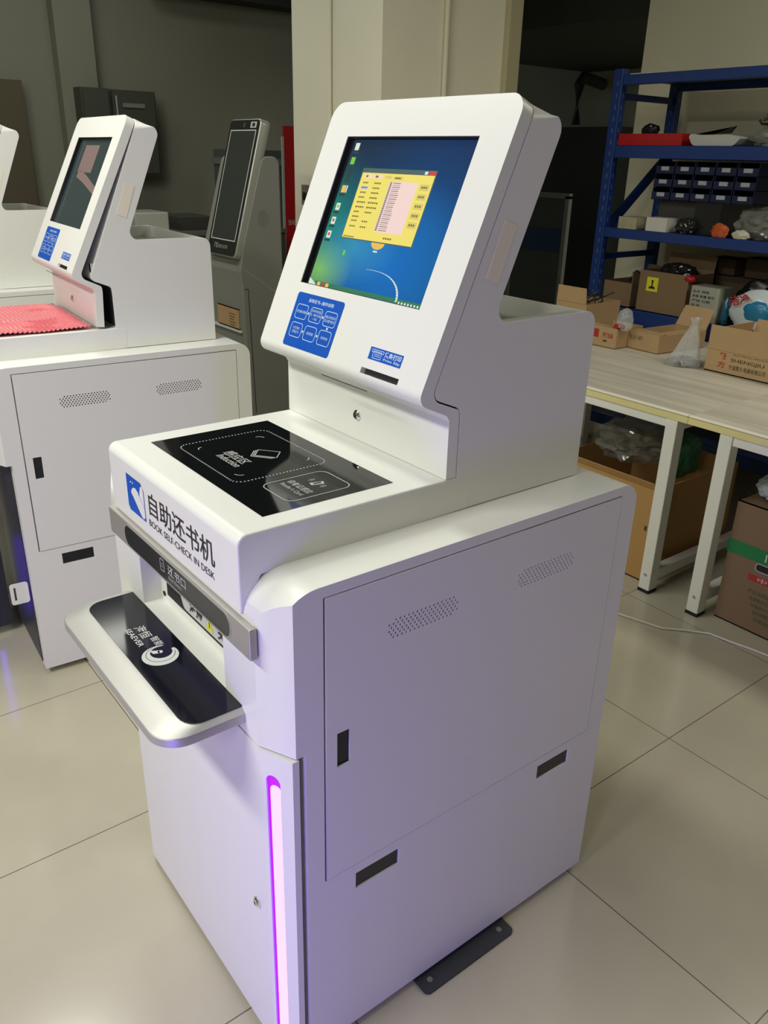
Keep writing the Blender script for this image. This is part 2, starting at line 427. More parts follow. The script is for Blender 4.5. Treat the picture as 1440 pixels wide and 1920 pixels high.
    def ink_c(a):
        for k in range(3):
            o_ = -.004 * k
            P = [(-.383, .164 + o_), (-.352, .190 + o_), (-.330, .170 + o_), (-.361, .145 + o_)]
            edges = [(0, 1), (1, 2), (2, 3), (3, 0)] if k == 0 else [(2, 3), (3, 0)]
            for i, j in edges:
                p, q = Vector(P[i]), Vector(P[j]); nn = Vector((-(q - p).y, (q - p).x)).normalized() * .0008
                a.faces([(*(p + nn), z), (*(p - nn), z), (*(q - nn), z), (*(q + nn), z)], [(0, 1, 2, 3)], 0, TM)
    def ink(a):
        me = curve_mesh(ring(-.236, .083, -.150, .203, .016, .0016), .0002); a.add_mesh(me, TM @ Matrix.Translation((0, 0, z)), 0)
        text_fit(a, '读者证感应', TM, -.226, -.164, .125, .139, 0, .003, ext=z)
        text_fit(a, "Reader's Card", TM, -.224, -.164, .112, .121, 0, .002, ext=z)
        for cx, s_ in ((-.205, -1), (-.181, 1)):
            for r in (.006, .010):
                A = arc(cx - s_ * .003, .163, r, (-40 if s_ > 0 else 140), (40 if s_ > 0 else 220), 5); B = arc(cx - s_ * .003, .163, r - .0012, (-40 if s_ > 0 else 140), (40 if s_ > 0 else 220), 5)
                for i in range(5): a.faces([(*A[i], z), (*A[i + 1], z), (*B[i + 1], z), (*B[i], z)], [(0, 1, 2, 3)], 0, TM)
        a.faces([(-.200, .152, z), (-.190, .150, z), (-.184, .170, z), (-.194, .175, z)], [(0, 1, 2, 3)], 0, TM)
        a.faces([(-.1965, .156, z + .0001), (-.1915, .155, z + .0001), (-.1885, .168, z + .0001), (-.1935, .170, z + .0001)], [(0, 1, 2, 3)], 1, TM)
    if detail:
        lettered('dotted_outline', [INKG], gl, ink_a); lettered('induction_lettering', [INKG], gl, ink_b)
        for k in range(4): lettered('corner_tick', [INKG], gl, tick(k))
        lettered('book_pile_icon', [INKG], gl, ink_c); lettered('card_reader_marking', [INKG, GLASS], gl, ink)
    # front logo and lettering
    FM = frame((XF - .0031, 0, 0), (0, -1, 0), (0, 0, 1))
    if detail:
        def logo(a):
            z = .0004
            me = curve_mesh([[(-.491, .925), (-.491, .991)] [::-1] + [(-.4905, .991)] + arc(-.428, .979, .012, 90, 0, 5) + [(-.416, .925)]], .0001)
            P = [(-.491, .991), (-.491, .931), (-.484, .924), (-.416, .924), (-.416, .979), (-.428, .991)]
            a.faces([(*p, z) for p in P], [tuple(range(6))], 0, FM)
            # white wave and mountain shapes over the blue square
            W = [(-.470, .966), (-.462, .972), (-.452, .974), (-.440, .969), (-.436, .963), (-.434, .972), (-.430, .982), (-.426, .986), (-.421, .986), (-.4175, .978), (-.4175, .932), (-.424, .926), (-.432, .928), (-.440, .934), (-.452, .944), (-.464, .954), (-.473, .960)]
            a.faces([(*p, z + .0002) for p in W], [tuple(range(len(W)))], 1, FM)
            for (u, v) in ((-.474, .979), (-.466, .979)):
                a.faces([(u, v, z + .0002), (u + .005, v + .0035, z + .0002), (u + .007, v + .0025, z + .0002), (u + .002, v - .001, z + .0002)], [(0, 3, 2, 1)], 1, FM)
            for p, q in (((-.440, .968), (-.418, .948)),):
                p, q = Vector(p), Vector(q); nn = Vector((-(q - p).y, (q - p).x)).normalized() * .0004
                a.faces([(*(p + nn), z + .0004), (*(p - nn), z + .0004), (*(q - nn), z + .0004), (*(q + nn), z + .0004)], [(0, 1, 2, 3)], 0, FM)
        lettered('logo', [BLUE, mat('logo_white', (.78, .78, .78), .5)], con, logo)
        def lt(a):
            text_fit(a, '自助还书机', FM, -.397, -.160, .945, .987, 0, .009, ext=.0004)
            text_fit(a, 'BOOK SELF-CHECK IN DESK', FM, -.402, -.164, .924, .936, 0, .006, ext=.0004)
        lettered('front_lettering', [INKK], con, lt)
    # ---- tower housing
    h = [(.434, .802), (.434, .990), (.432, 1.012), (.3622, 1.040), (.5745, 1.523), (.578, 1.538), (.6445, 1.511), (.501, 1.162), (.7985, 1.162), (.7985, .802)]
    h = [(S * x, Z(z)) for x, z in h]
    h[4] = (S * (.4249 * 1.535 - .0797), Z(1.535)); h.pop(5); h[5] = (S * .6445, Z(1.505))
    rads = [0, 0, .012, .016, 0, .022, .022, .024, .0]
    pr = fillet(h, rads)
    a = MB(); a.prism(pr, -YC1, -YC0 - .0005, M=XZ(0)); hs = a.build('tower_housing', [WHITE], root)
    bmh = bmesh.new(); bmh.from_mesh(hs.data)
    nrm = Vector((CS, 0, -SN))
    es = [e for e in bmh.edges if abs((e.verts[0].co - e.verts[1].co).normalized().dot(nrm)) > .97 and (e.verts[0].co.z + e.verts[1].co.z) / 2 > 1.45 and e.calc_length() > .02]
    bmesh.ops.bevel(bmh, geom=es, offset=.030, segments=8, affect='EDGES', profile=.5, clamp_overlap=False)
    bmh.to_mesh(hs.data); bmh.free()
    hs = bool_cut(hs, [box_obj((S * .535, YC0 + .022, Z(1.115)), (S * .775, YC1 - .022, Z(1.4)))])
    bevelled(hs, .003, 2, 35)
    a = MB(); a.box((S * .54, YC0 + .03, Z(1.118)), (S * .77, YC1 - .03, Z(1.121))); a.build('deck_well_floor', [mat('deck_grey', (.45, .46, .43), .5)], hs)
    SM = frame((0, YC0, 0), (1, 0, 0), (0, 0, 1))
    q = [(.513, 1.344), (.544, 1.333), (.507, 1.233), (.475, 1.245)]
    a = MB(); a.prism([(S * x, Z(z)) for x, z in q][::-1], -.0002, .0004, M=SM); a.build('side_tape', [CREAM], hs)
    # added black filler so the open seam reads as dark shade
    gk = [(.437, .880), (.437, .99), (.437, 1.016), (.390, 1.040), (.552, 1.455), (.543, 1.455), (.382, 1.075), (.378, 1.040), (.424, 1.017), (.431, 1.005), (.431, .880)]
    a = MB(); a.prism([(S * x, Z(z)) for x, z in gk], -YC1 + .006, -YC0 - .006, M=XZ(0)); a.build('seam_dark_filler', [BLACK], hs)
    # ---- slanted front panel (lockable)
    hb = [(.434, .8745), (.434, .990), (.432, 1.012), (.3622, 1.040), (.4249 * 1.535 - .0797, 1.535)]
    back = []; g_ = .0030
    for k in range(len(hb)):
        def off(a_, b_):
            d_ = (Vector(b_) - Vector(a_)).normalized(); n_ = Vector((-d_.y, d_.x)); return Vector(a_) + n_ * g_, d_
        if k == 0: q_, _ = off(hb[0], hb[1]); back.append(tuple(q_))
        elif k == len(hb) - 1: q_, d_ = off(hb[k], (hb[k][0] + SN, hb[k][1] + CS)); back.append(tuple(q_))
        else:
            p1, d1 = off(hb[k - 1], hb[k]); p2, d2 = off(hb[k], hb[k + 1])
            t_ = (p2 - p1).cross(d2) / d1.cross(d2); back.append(tuple(p1 + d1 * t_))
    fr = [(.406, .8745), (.406, .992), (.399, 1.003), (.4245 * 1.035 - .112, 1.035), (.4245 * 1.5465 - .112, 1.5465)]
    p = [(S * x, Z(z)) for x, z in fr + back[::-1]]
    pr = fillet(p, [0, .006, .010, .018, 0, 0, .0184, .0097, 0, 0])
    a = MB(); a.prism(pr, -YC1, -YC0, M=XZ(0)); pn = a.build('front_panel', [WHITE], root)
    bmh = bmesh.new(); bmh.from_mesh(pn.data)
    es = [e for e in bmh.edges if abs((e.verts[0].co - e.verts[1].co).normalized().dot(nrm)) > .9 and (e.verts[0].co.z + e.verts[1].co.z) / 2 > 1.5]
    bmesh.ops.bevel(bmh, geom=es, offset=.030, segments=8, affect='EDGES', profile=.5, clamp_overlap=False)
    bmh.to_mesh(pn.data); bmh.free()
    cuts = [box_obj((PU(.5925), S * .2012, -.0165), (PU(.1865), S * .5197, .05), PM),
            box_obj((PU(.293), S * .0590, -.018), (PU(.176), S * .0705, .05), PM)]
    pn = bool_cut(pn, cuts)
    bevelled(pn, .0035, 3, 50)
    make_panel_screen(pn, lit)
    ox0, ox1, oy0, oy1 = PU(.5925) + .0002, PU(.1865) - .0002, S * .2012 + .0002, S * .5197 - .0002
    me = curve_mesh([[(ox0, oy0), (ox1, oy0), (ox1, oy1), (ox0, oy1)], [(ox0 + .0012, oy0 + .0012), (ox0 + .0012, oy1 - .0012), (ox1 - .0012, oy1 - .0012), (ox1 - .0012, oy0 + .0012)]], .0095)
    me.transform(PM @ Matrix.Translation((0, 0, -.0062))); link('screen_gasket', me, [BLACK], pn)
    a = MB(); a.box((PU(.284), S * .0595, -.0175), (PU(.1765), S * .070, -.004), 0, PM); a.build('receipt_slot', [BLACK], pn)
    a = MB(); a.box((PU(.4097), S * .0285, .0), (PU(.2525), S * .0300, .0006), 0, PM); 
    a.build('card_gap', [BLACK], pn)
    # instruction sticker
    def stick(a):
        me = curve_mesh([rrect(PU(.5855), S * .0625, PU(.409), S * .181, .006)], .0003); a.add_mesh(me, PM @ Matrix.Translation((0, 0, .0002)), 0)
        X = lambda t: PU(.5855) + (S * .1765) * t
        Y = lambda t: S * .0625 + (S * .1185) * t
        text_fit(a, '自助还书--操作说明', PM, X(.28), X(.80), Y(.855), Y(.925), 1, .01, ext=.0005)
        TX = ['还书请按任意键', '将书本平放在感应\n区（每次只放\n一本）', '确认系统信息\n显示图书信息', '打印凭条\n结束还书', '返回界面', '还书完成']
        for k in range(6):
            c, r_ = k % 3, k // 3
            u0, u1 = .07 + .31 * c, .32 + .31 * c; v1, v0 = (.79, .52) if r_ == 0 else (.45, .18)
            me = curve_mesh(ring(X(u0), Y(v0), X(u1), Y(v1), .006, .0011), .0002); a.add_mesh(me, PM @ Matrix.Translation((0, 0, .0005)), 1)
            lines = TX[k].split('\n'); n = len(lines)
            for i, s_ in enumerate(lines):
                mid = (v0 + v1) / 2 + (n - 1) * .035 - i * .07; hw = .105 * min(1, len(s_) / 6)
                text_fit(a, s_, PM, X((u0 + u1) / 2 - hw), X((u0 + u1) / 2 + hw), Y(mid - .026), Y(mid + .026), 1, 0, ext=.0005)
            if c < 2: a.quad(X(u1 + .015), Y((v0 + v1) / 2 - .02), X(u1 + .045), Y((v0 + v1) / 2 + .02), .0005, 1, PM)
        a.quad(X(.80), Y(.465), X(.83), Y(.505), .0005, 1, PM)
    lettered('instruction_sticker', [BLUE, WLBL], pn, stick)
    def prt(a):
        a.quad(PU(.2835), S * .0893, PU(.1835), S * .1135, .0004, 0, PM)
        me = curve_mesh(ring(PU(.277), S * .104, PU(.240), S * .110, .001, .0009), .0002); a.add_mesh(me, PM @ Matrix.Translation((0, 0, .0006)), 1)
        me = curve_mesh(ring(PU(.272), S * .0925, PU(.245), S * .107, .002, .0009), .0002); a.add_mesh(me, PM @ Matrix.Translation((0, 0, .0006)), 1)
        for v in (.097, .1005): a.quad(PU(.268), S * v, PU(.249), S * (v + .001), .0006, 1, PM)
        text_fit(a, '凭条打印', PM, PU(.237), PU(.187), S * .1, S * .111, 1, .02, ext=.0006)
        text_fit(a, 'Print Slip', PM, PU(.237), PU(.187), S * .092, S * .098, 1, .01, ext=.0006)
    lettered('receipt_label', [BLUE, WLBL], pn, prt)
    # cam lock on the lower part of the panel
    LM = frame((S * .406, .3948 * S, Z(.9307)), (0, -1, 0), (0, 0, 1))
    def lock(M, par):
        a = MB(); a.cyl((0, 0, -.002), .0095, .005, 24, 0, M); a.cyl((0, 0, .003), .0095, .0015, 24, 0, M, r2=.0075); a.cyl((0, 0, .0045), .0055, .002, 20, 0, M)
        a.box((-.001, -.0035, .0063), (.001, .0035, .0068), 1, M); return a.build('cam_lock', [CHROME, BLACK], par, smooth=30)
    lock(LM, pn)
    # ---- front: book mouth, band, tray, door
    a = MB(); a.box((.0015, .165, .757), (.0028, .449, .85)); a.build('mouth_slot', [BLACK], root)
    fl = MB(); FMq = frame((.0012, 0, 0), (0, -1, 0), (.0, 0, 1))
    P = fillet([(-.405, .82), (-.375, .764), (-.170, .764), (-.170, .848), (-.405, .848)], [.01, .012, 0, 0, 0])
    fl.prism(P, 0, .001, 0, FMq); fp = fl.build('mouth_flap', [mat('flap_white', (.6, .6, .58), .4)], root)
    if detail:
        def warn(a):
            text_fit(a, '注意', FMq, -.352, -.300, .769, .797, 0, .03, ext=.0014)
            text_fit(a, '夹手', FMq, -.245, -.195, .769, .797, 0, .03, ext=.0014)
            a.faces([(-.288, .768, .0014), (-.261, .768, .0014), (-.2745, .795, .0014)], [(0, 1, 2)], 1, FMq)
            a.quad(-.2758, .774, -.2732, .786, .0016, 0, FMq)
        lettered('warning_sticker', [INKK, YEL], fp, warn)
    a = MB(); a.cyl((-.4655, .752, 0), .005, .001, 16, 0, frame((.0025, 0, 0), (0, -1, 0), (0, 0, 1))); a.build('sensor_hole', [BLACK], root)
    a = MB(); a.box((-.044, .050, .848), (XF + .001, .580, .898)); bd = a.build('trim_band', [SILVER], root); bevelled(bd, .0015, 2)
    BM = frame((-.0442, 0, 0), (0, -1, 0), (0, 0, 1))
    me = curve_mesh([rrect(-.505, .853, -.108, .892, .0185, 8)], .0006); me.transform(BM); bw = link('acrylic_window', me, [mat('smoked_acrylic', (.03, .03, .028), .12)], bd)
    me = curve_mesh(ring(-.508, .850, -.105, .895, .021, .003), .0008); me.transform(BM); link('window_rim', me, [SILVER], bd)
    if detail:
        def bt(a):
            text_fit(a, '还书口', BM, -.320, -.252, .870, .888, 0, .012, ext=.0008)
            text_fit(a, 'Book Return', BM, -.318, -.270, .8615, .8675, 0, .0, ext=.0008)
            me = curve_mesh(ring(-.350, .866, -.334, .888, .003, .0012), .0002); a.add_mesh(me, BM @ Matrix.Translation((0, 0, .0008)), 0)
            for v in (.874, .879): a.quad(-.346, v, -.338, v + .001, .0008, 0, BM)
        lettered('band_lettering', [INKG], bw, bt)
    # tray
    def tl(ins, z, back=XF + .001):
        y0, y1, x0 = .096 + ins * .35, .556 - ins * .35, -.168 + ins
        r = .048
        return [(x, y, z) for x, y in ([(back, y0), (back, y1)] + arc(x0 + r, y1 - r, r, 90, 180, 8) + arc(x0 + r, y0 + r, r, 180, 270, 8))]
    a = MB(); a.loft([tl(.004, .7095), tl(0, .711), tl(0, .7245), tl(.0015, .7262), tl(.018, .7305), tl(.036, .7343), tl(.044, .735)])
    tr = a.build('tray', [mat('satin_silver', (.50, .495, .47), .46, metal=.6)], root, smooth=32)
    def tb(z): 
        r = .03; return [(x, y, z) for x, y in ([(XF, .106), (XF, .533)] + arc(-.124 + r, .533 - r, r, 90, 180, 6) + arc(-.124 + r, .106 + r, r, 180, 270, 6))]
    a = MB(); a.loft([tb(.733), tb(.7358)]); tp = a.build('tray_glass', [NAVYG], tr)
    if detail:
        KM = frame((0, 0, .7361), (0, -1, 0), (1, 0, 0))
        def tlg(a):
            text_fit(a, '海恒', KM, -.408, -.366, -.083, -.063, 0, .006, ext=0)
            text_fit(a, '智能', KM, -.362, -.330, -.072, -.058, 0, .004, ext=0)
            text_fit(a, 'SEAEVER', KM, -.410, -.345, -.097, -.087, 0, .012, ext=0)
            cx, cy, r = -.302, -.078, .030
            O = arc(cx, cy, r, 110, -215, 36); Ii = arc(cx - .008, cy + .005, r * .60, 95, -190, 36)
            for i in range(36):
                t = i / 36
                A, B = Vector(O[i]), Vector(O[i + 1]); c_, d_ = Vector(Ii[i]), Vector(Ii[i + 1])
                a.faces([(*A, 0), (*B, 0), (*d_, 0), (*c_, 0)], [(0, 1, 2, 3)], 0, KM)
            O2 = arc(cx - .004, cy + .002, r * .80, 80, -170, 30)
            for i in range(30):
                A, B = Vector(O2[i]), Vector(O2[i + 1]); cc = Vector((cx - .004, cy + .002))
                c_ = cc + (A - cc) * .965; d_ = cc + (B - cc) * .965
                a.faces([(*A, .0002), (*B, .0002), (*d_, .0002), (*c_, .0002)], [(0, 1, 2, 3)], 1, KM)
            P = [(cx - .010 + .0045 * math.cos(t), cy + .004 + .0045 * math.sin(t)) for t in [math.pi * j / 5 for j in range(10)]]
            a.faces([(*p, .0001) for p in P], [tuple(range(10))], 0, KM)
            a.faces([(cx - .0145, cy + .004, .0001), (cx - .006, cy + .002, .0001), (cx - .010, cy - .008, .0001), (cx - .022, cy - .010, .0001)], [(0, 1, 2, 3)], 0, KM)
        lettered('tray_logo', [INKW, NAVYG], tp, tlg)
    # lower door
    def plan(off, yo=0):
        return [(-.0105 + off, .0), (XF + off, .060), (XF + off, WID - .060), (-.0105 + off, WID)]
    P = [(-.0105, .0), (XF, .060), (XF, WID - .060), (-.0105, WID), (.001, WID), (.001, 0)]
    a = MB(); a.prism(P, .022, .686); dr = a.build('lower_door', [WHITE], root)
    # led slot on the chamfer
    u = Vector((.0225, -.060, 0)).normalized(); DM = frame(Vector((XF, .060, 0)), u, (0, 0, 1))
    ym = .0265
    me = curve_mesh([rrect(ym - .014, .04, ym + .0135, .645, .0135, 8)], .03); me.transform(DM); ct = link('c', me, [BLACK])
    dr = bool_cut(dr, [ct]); bevelled(dr, .0015, 2)
    LEDV = mat('led_violet', (.1, .0, .3), .4, emit=(.10, .0, 1.0), es=4.5)
    LEDP = mat('led_pink', (.3, .1, .3), .4, emit=(1.0, .50, 1.0), es=1.2)
    me = curve_mesh([rrect(ym - .0138, .0405, ym + .0133, .6445, .0133, 8)], .001); me.transform(DM @ Matrix.Translation((0, 0, -.004))); ls = link('light_strip', me, [LEDV], dr)
    me = curve_mesh([rrect(ym - .0085, .046, ym + .0128, .625, .010, 8)], .001); me.transform(DM @ Matrix.Translation((0, 0, -.003))); link('light_diffuser', me, [LEDP], ls)
    lock(frame((XF, .087, .345), (0, -1, 0), (0, 0, 1)), dr)
    # mounting feet
    def foot(x0, x1, y0, y1, yy):
        a = MB(); me = curve_mesh([rrect(x0, y0, x1, y1, .012)], .006); a.add_mesh(me, Matrix.Translation((0, 0, .0035)))
        for xx in (x0 + .025, x1 - .025): a.cyl((xx, yy, .0065), .006, .001, 12, 1)
        a.box((x0 + .03, max(y0, .02) if yy < .3 else y0 + .01, .006), (x1 - .03, (.07 if yy < .3 else WID - .03), .022))
        a.build('foot_plate', [STEELD, mat('screw_grey', (.2, .2, .2), .4)], root)
    foot(.258, .500, -.034, .07, -.012)
    foot(.258, .500, WID - .07, WID + .034, WID + .012)
    return root
SCR_DIM = mat('dark_screen', (.02, .03, .03), .08, emit=(.010, .020, .022), es=1.0)  # switched-off screen, faint emission imitates what its glass reflects
D_PK = mat('reflection_pink_glow', (.1, .08, .08), .3, emit=(.22, .13, .11), es=.6)  # emission that paints a pink reflection onto the off screen

k1 = make_kiosk('return_kiosk', 'white self-service book return kiosk in the foreground, blue desktop on its slanted screen')
# ---- second kiosk: same model, panel ajar, screen off
k2 = copy_tree(k1)
tag(k2, 'white book return kiosk whose slanted front panel hangs ajar, pink bubble wrap on its console', 'kiosk')
k2.location = (-.017, 1.482, 0); k2.rotation_euler = (0, 0, -.06)
k3 = copy_tree(k1)
tag(k3, 'white book return kiosk cut off by the left edge of the picture', 'kiosk')
k3.location = (-.018, 2.775, 0)
for k, o in ((2, k2), (3, k3)):
    for ch in list(o.children):
        b = ch.name.split('.')[0]
        if b == 'front_panel':
            for g in list(ch.children):
                if g.name.split('.')[0] == 'screen':
                    for q in list(g.children): bpy.data.objects.remove(q)
                    bpy.data.objects.remove(g)
            make_panel_screen(ch, False)
            if k == 2:
                piv = Vector((S * .53, 0, Z(1.53)))
                ch.matrix_local = Matrix.Translation(piv) @ Matrix.Rotation(R(-3.2), 4, 'Y').inverted() @ Matrix.Translation(-piv)
        if k == 2 and b in ('lower_door',):
            for g in list(ch.children):
                for q in list(g.children): bpy.data.objects.remove(q)
                bpy.data.objects.remove(g)
            bpy.data.objects.remove(ch)

# ------------------------------------------------------------------ room
def floor_mat():
    mt = bpy.data.materials.new('polished_tile'); mt.use_nodes = True; nt = mt.node_tree; b = nt.nodes['Principled BSDF']; L = nt.links.new
    tc = nt.nodes.new('ShaderNodeTexCoord'); mp = nt.nodes.new('ShaderNodeMapping'); L(tc.outputs['Object'], mp.inputs[0])
    mp.inputs['Location'].default_value = (-.118 + 6, -.151 + 6, 0)
    br = nt.nodes.new('ShaderNodeTexBrick'); br.offset = 0; br.squash = 1
    br.inputs['Scale'].default_value = 1; br.inputs['Brick Width'].default_value = .6; br.inputs['Row Height'].default_value = .6
    br.inputs['Mortar Size'].default_value = .0013; br.inputs['Mortar Smooth'].default_value = .1
    br.inputs['Color1'].default_value = (.50, .46, .355, 1); br.inputs['Color2'].default_value = (.53, .485, .375, 1); br.inputs['Mortar'].default_value = (.12, .10, .07, 1)
    L(mp.outputs[0], br.inputs[0])
    n = nt.nodes.new('ShaderNodeTexNoise'); n.inputs['Scale'].default_value = 3; n.inputs['Detail'].default_value = 6; L(tc.outputs['Object'], n.inputs[0])
    r = nt.nodes.new('ShaderNodeValToRGB'); r.color_ramp.elements[0].position = .3; r.color_ramp.elements[0].color = (.86, .86, .86, 1); r.color_ramp.elements[1].position = .7; r.color_ramp.elements[1].color = (1, 1, 1, 1); L(n.outputs[0], r.inputs[0])
    mx = nt.nodes.new('ShaderNodeMix'); mx.data_type = 'RGBA'; mx.blend_type = 'MULTIPLY'; mx.inputs['Factor'].default_value = 1
    L(br.outputs[0], mx.inputs['A']); L(r.outputs[0], mx.inputs['B']); L(mx.outputs['Result'], b.inputs['Base Color'])
    # sparse dark specks
    v = nt.nodes.new('ShaderNodeTexVoronoi'); v.inputs['Scale'].default_value = 5; L(tc.outputs['Object'], v.inputs[0])
    s = nt.nodes.new('ShaderNodeMath'); s.operation = 'LESS_THAN'; s.inputs[1].default_value = .013; L(v.outputs['Distance'], s.inputs[0])
    m2 = nt.nodes.new('ShaderNodeMix'); m2.data_type = 'RGBA'; L(s.outputs[0], m2.inputs['Factor']); L(mx.outputs['Result'], m2.inputs['A']); m2.inputs['B'].default_value = (.06, .05, .04, 1)
    L(m2.outputs['Result'], b.inputs['Base Color'])
    b.inputs['Roughness'].default_value = .17; b.inputs['Specular IOR Level'].default_value = .5
    return mt
def wall_mat(name, col):
    return mat(name, col, .8, noise_col=tuple(c * .88 for c in col), nscale=2.5)
W_GREY = wall_mat('grey_plaster', (.225, .225, .175)); W_LIGHT = wall_mat('cream_plaster', (.80, .76, .56)); W_DARK = wall_mat('dark_plaster', (.34, .35, .28))
COLM = wall_mat('column_paint', (.82, .79, .62)); CEIL = mat('dark_ceiling', (.03, .032, .026), .9)
def struct(name, a, b, m_, parent=None):
    o = MB().box(a, b).build(name, [m_], parent)
    if not parent: o['kind'] = 'structure'
    return o
fl = struct('floor', (-4, -4, -.05), (7, 6, 0), floor_mat())
struct('ceiling', (-4, -4, 3.05), (7, 6, 3.15), CEIL)
struct('wall_back', (-4, 5.0, 0), (3.9, 5.15, 3.05), W_GREY)
struct('wall_left', (-4.1, -4, 0), (-4, 5, 3.05), W_GREY)
struct('wall_right', (3.85, -4, 0), (3.95, 2.46, 3.05), W_LIGHT)
struct('wall_far', (6.3, 2.2, 0), (6.4, 6, 3.05), W_DARK)
struct('wall_near', (-4, -4.1, 0), (7, -4, 3.05), W_GREY)
struct('trim_1', (1.37, 4.90, 0), (1.60, 5.0, 3.05), W_GREY)
struct('trim_2', (2.0, 4.80, 2.43), (6.3, 5.0, 3.05), CEIL)
struct('trim_3', (1.93, 2.37, 0), (2.72, 3.10, 3.05), COLM)
struct('trim_4', (3.9, 2.44, 2.27), (6.3, 4.9, 3.05), CEIL)
# fittings on the column and the walls
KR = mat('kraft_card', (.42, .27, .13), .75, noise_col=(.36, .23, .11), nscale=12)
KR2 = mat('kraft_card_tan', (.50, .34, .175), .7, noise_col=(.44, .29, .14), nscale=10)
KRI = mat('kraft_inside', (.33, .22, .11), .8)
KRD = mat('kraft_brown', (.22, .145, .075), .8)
def clear_mat(name, col=(.8, .82, .82), a=.30, rough=.12):
    mt = mat(name, col, rough, alpha=a, bump=.6, nscale=25, spec=.8); return mt
CLEAR = clear_mat('clear_plastic'); CLEARD = clear_mat('hazy_plastic', (.36, .37, .33), .38, .08)
GREENB = clear_mat('green_plastic', (.02, .16, .07), .75, .25)
BLKP = mat('black_plastic', (.012, .012, .013), .3)
PAPER = mat('white_card', (.62, .60, .56), .6)
RED = mat('red_lacquer', (.42, .008, .012), .35)
BLUEP = mat('blue_rack_paint', (.008, .036, .18), .4)
BLUED = mat('dark_blue_plastic', (.006, .012, .055), .35)
def simple(name, mb, mats, label, cat, group=None, parent=None, smooth=None, kind=None):
    o = mb.build(name, mats, parent, smooth=smooth); tag(o, label, cat, group, kind); return o
def pipe(name, pts, r, m_, label, cat, seg=10):
    return simple(name, MB().tube(pts, r, seg), [m_], label, cat, smooth=50)
pipe('conduit', [(2.285, 2.358, 0.0), (2.285, 2.358, 3.05)], .0125, mat('conduit_paint', (.60, .56, .42), .6), 'thin cream conduit pipe running up the middle of the square column', 'pipe')
simple('cable_trunking', MB().box((2.655, 2.335, 0), (2.735, 2.369, 3.05)), [mat('trunking_paint', (.42, .38, .24), .6)], 'wide cream cable trunking up the right edge of the square column', 'trunking')
pipe('riser_pipe', [(1.917, 2.752, 0), (1.917, 2.752, 3.05)], .010, COLM, 'slim painted pipe on the bright left face of the square column', 'pipe')
t = empty('wall_socket', (1.929, 2.99, 1.31), label='small grey wall socket low on the left face of the column, beside the main screen', cat='socket')
MB().box((-.010, -.028, -.048), (0, .028, .048)).build('socket_plate', [mat('socket_grey', (.16, .16, .13), .5)], t)
MB().box((-.012, -.016, -.025), (-.0095, .016, .012)).build('socket_face', [BLACK], t)
# electric cabinets on the grey wall
ELC = mat('dark_green_enamel', (.055, .06, .045), .6)
def elec(x0, x1, z0, z1, label, group=None, dep=.18):
    t = empty('electric_cabinet', ((x0 + x1) / 2, 4.999, z0), label=label, cat='cabinet'); w_ = (x1 - x0) / 2
    MB().box((-w_, -dep, 0), (w_, 0, z1 - z0)).build('cabinet_body', [ELC], t)
    MB().box((-w_ + .012, -dep - .012, .012), (w_ - .012, -dep, z1 - z0 - .012)).build('cabinet_door', [ELC], t)
    return t
elec(1.44, 1.62, 1.35, 1.85, 'narrow dark green electric cabinet left of the wider one on the grey wall', dep=.22)
e2 = elec(1.635, 1.94, 1.35, 1.85, 'wider dark green electric cabinet with a label strip, on the grey back wall', dep=.18)
MB().box((-.075, -.200, .40), (.07, -.193, .425)).build('label_strip', [mat('strip_grey', (.2, .2, .18), .5)], e2)
pipe('antenna_rod', [(1.60, 4.55, 0), (1.575, 4.55, 1.80)], .005, mat('rod_grey', (.3, .3, .28), .4), 'thin grey rod standing up behind the second kiosk, before the electric cabinets', 'rod')
simple('leaning_board', MB().box((.55, 4.90, 0), (1.135, 4.96, 1.87)), [mat('brown_board', (.085, .07, .04), .7)], 'tall dark brown board against the back wall at the left edge', 'board')
# suspended duct and glass partition in the dark room behind the column
DGR = mat('duct_metal', (.50, .51, .45), .5, metal=.2)
t = empty('air_duct', (5.6, 4.6, 2.36), label='grey suspended duct hanging below the dark ceiling right of the column', cat='duct')
MB().box((-.25, -.55, 0), (.15, .8, .11)).build('duct_body', [DGR], t)
MB().box((-.26, -.10, -.012), (.16, -.06, .122)).build('duct_flange', [DGR], t)
MB().tube([(-.1, -.27, .11), (-.1, -.27, .69)], .008).build('hanger_rod', [DGR], t)
t = empty('pipe_fitting', (5.95, 4.55, 2.06), label='dark pipe elbow on the far wall under the suspended duct', cat='pipe')
MB().tube([(.33, .15, .1), (.05, .15, .14), (0, .15, .08), (0, .15, -.25)], .05, 12).build('elbow', [mat('pipe_dark', (.06, .07, .06), .5)], t, smooth=60)
t = empty('far_cabinet', (5.9, 4.45, 0), label='tall black cabinet standing in the dark far room behind the main kiosk', cat='cabinet')
MB().box((-.2, -.45, 0), (.3, .45, 1.78)).build('cabinet_body', [mat('near_black', (.012, .014, .012), .5)], t)
t = empty('partition_screen', (5.0, 3.9, 0), label='low grey framed office partition behind the main kiosk, dark blue strip across it', cat='partition')
PF = mat('partition_frame', (.16, .17, .15), .5)
for yy in (-.03, .56, 1.1): MB().box((-.02, yy - .02, 0), (.02, yy + .02, 1.24)).build('post', [PF], t)
MB().box((-.02, -.05, 1.22), (.02, 1.12, 1.26)).build('top_rail', [PF], t)
MB().box((-.008, -.03, .05), (.008, 1.1, 1.22)).build('panel', [mat('partition_panel', (.05, .06, .05), .6)], t)
MB().box((-.014, -.01, .80), (-.008, 1.08, .98)).build('blue_strip', [mat('strip_navy', (.012, .03, .10), .5)], t)

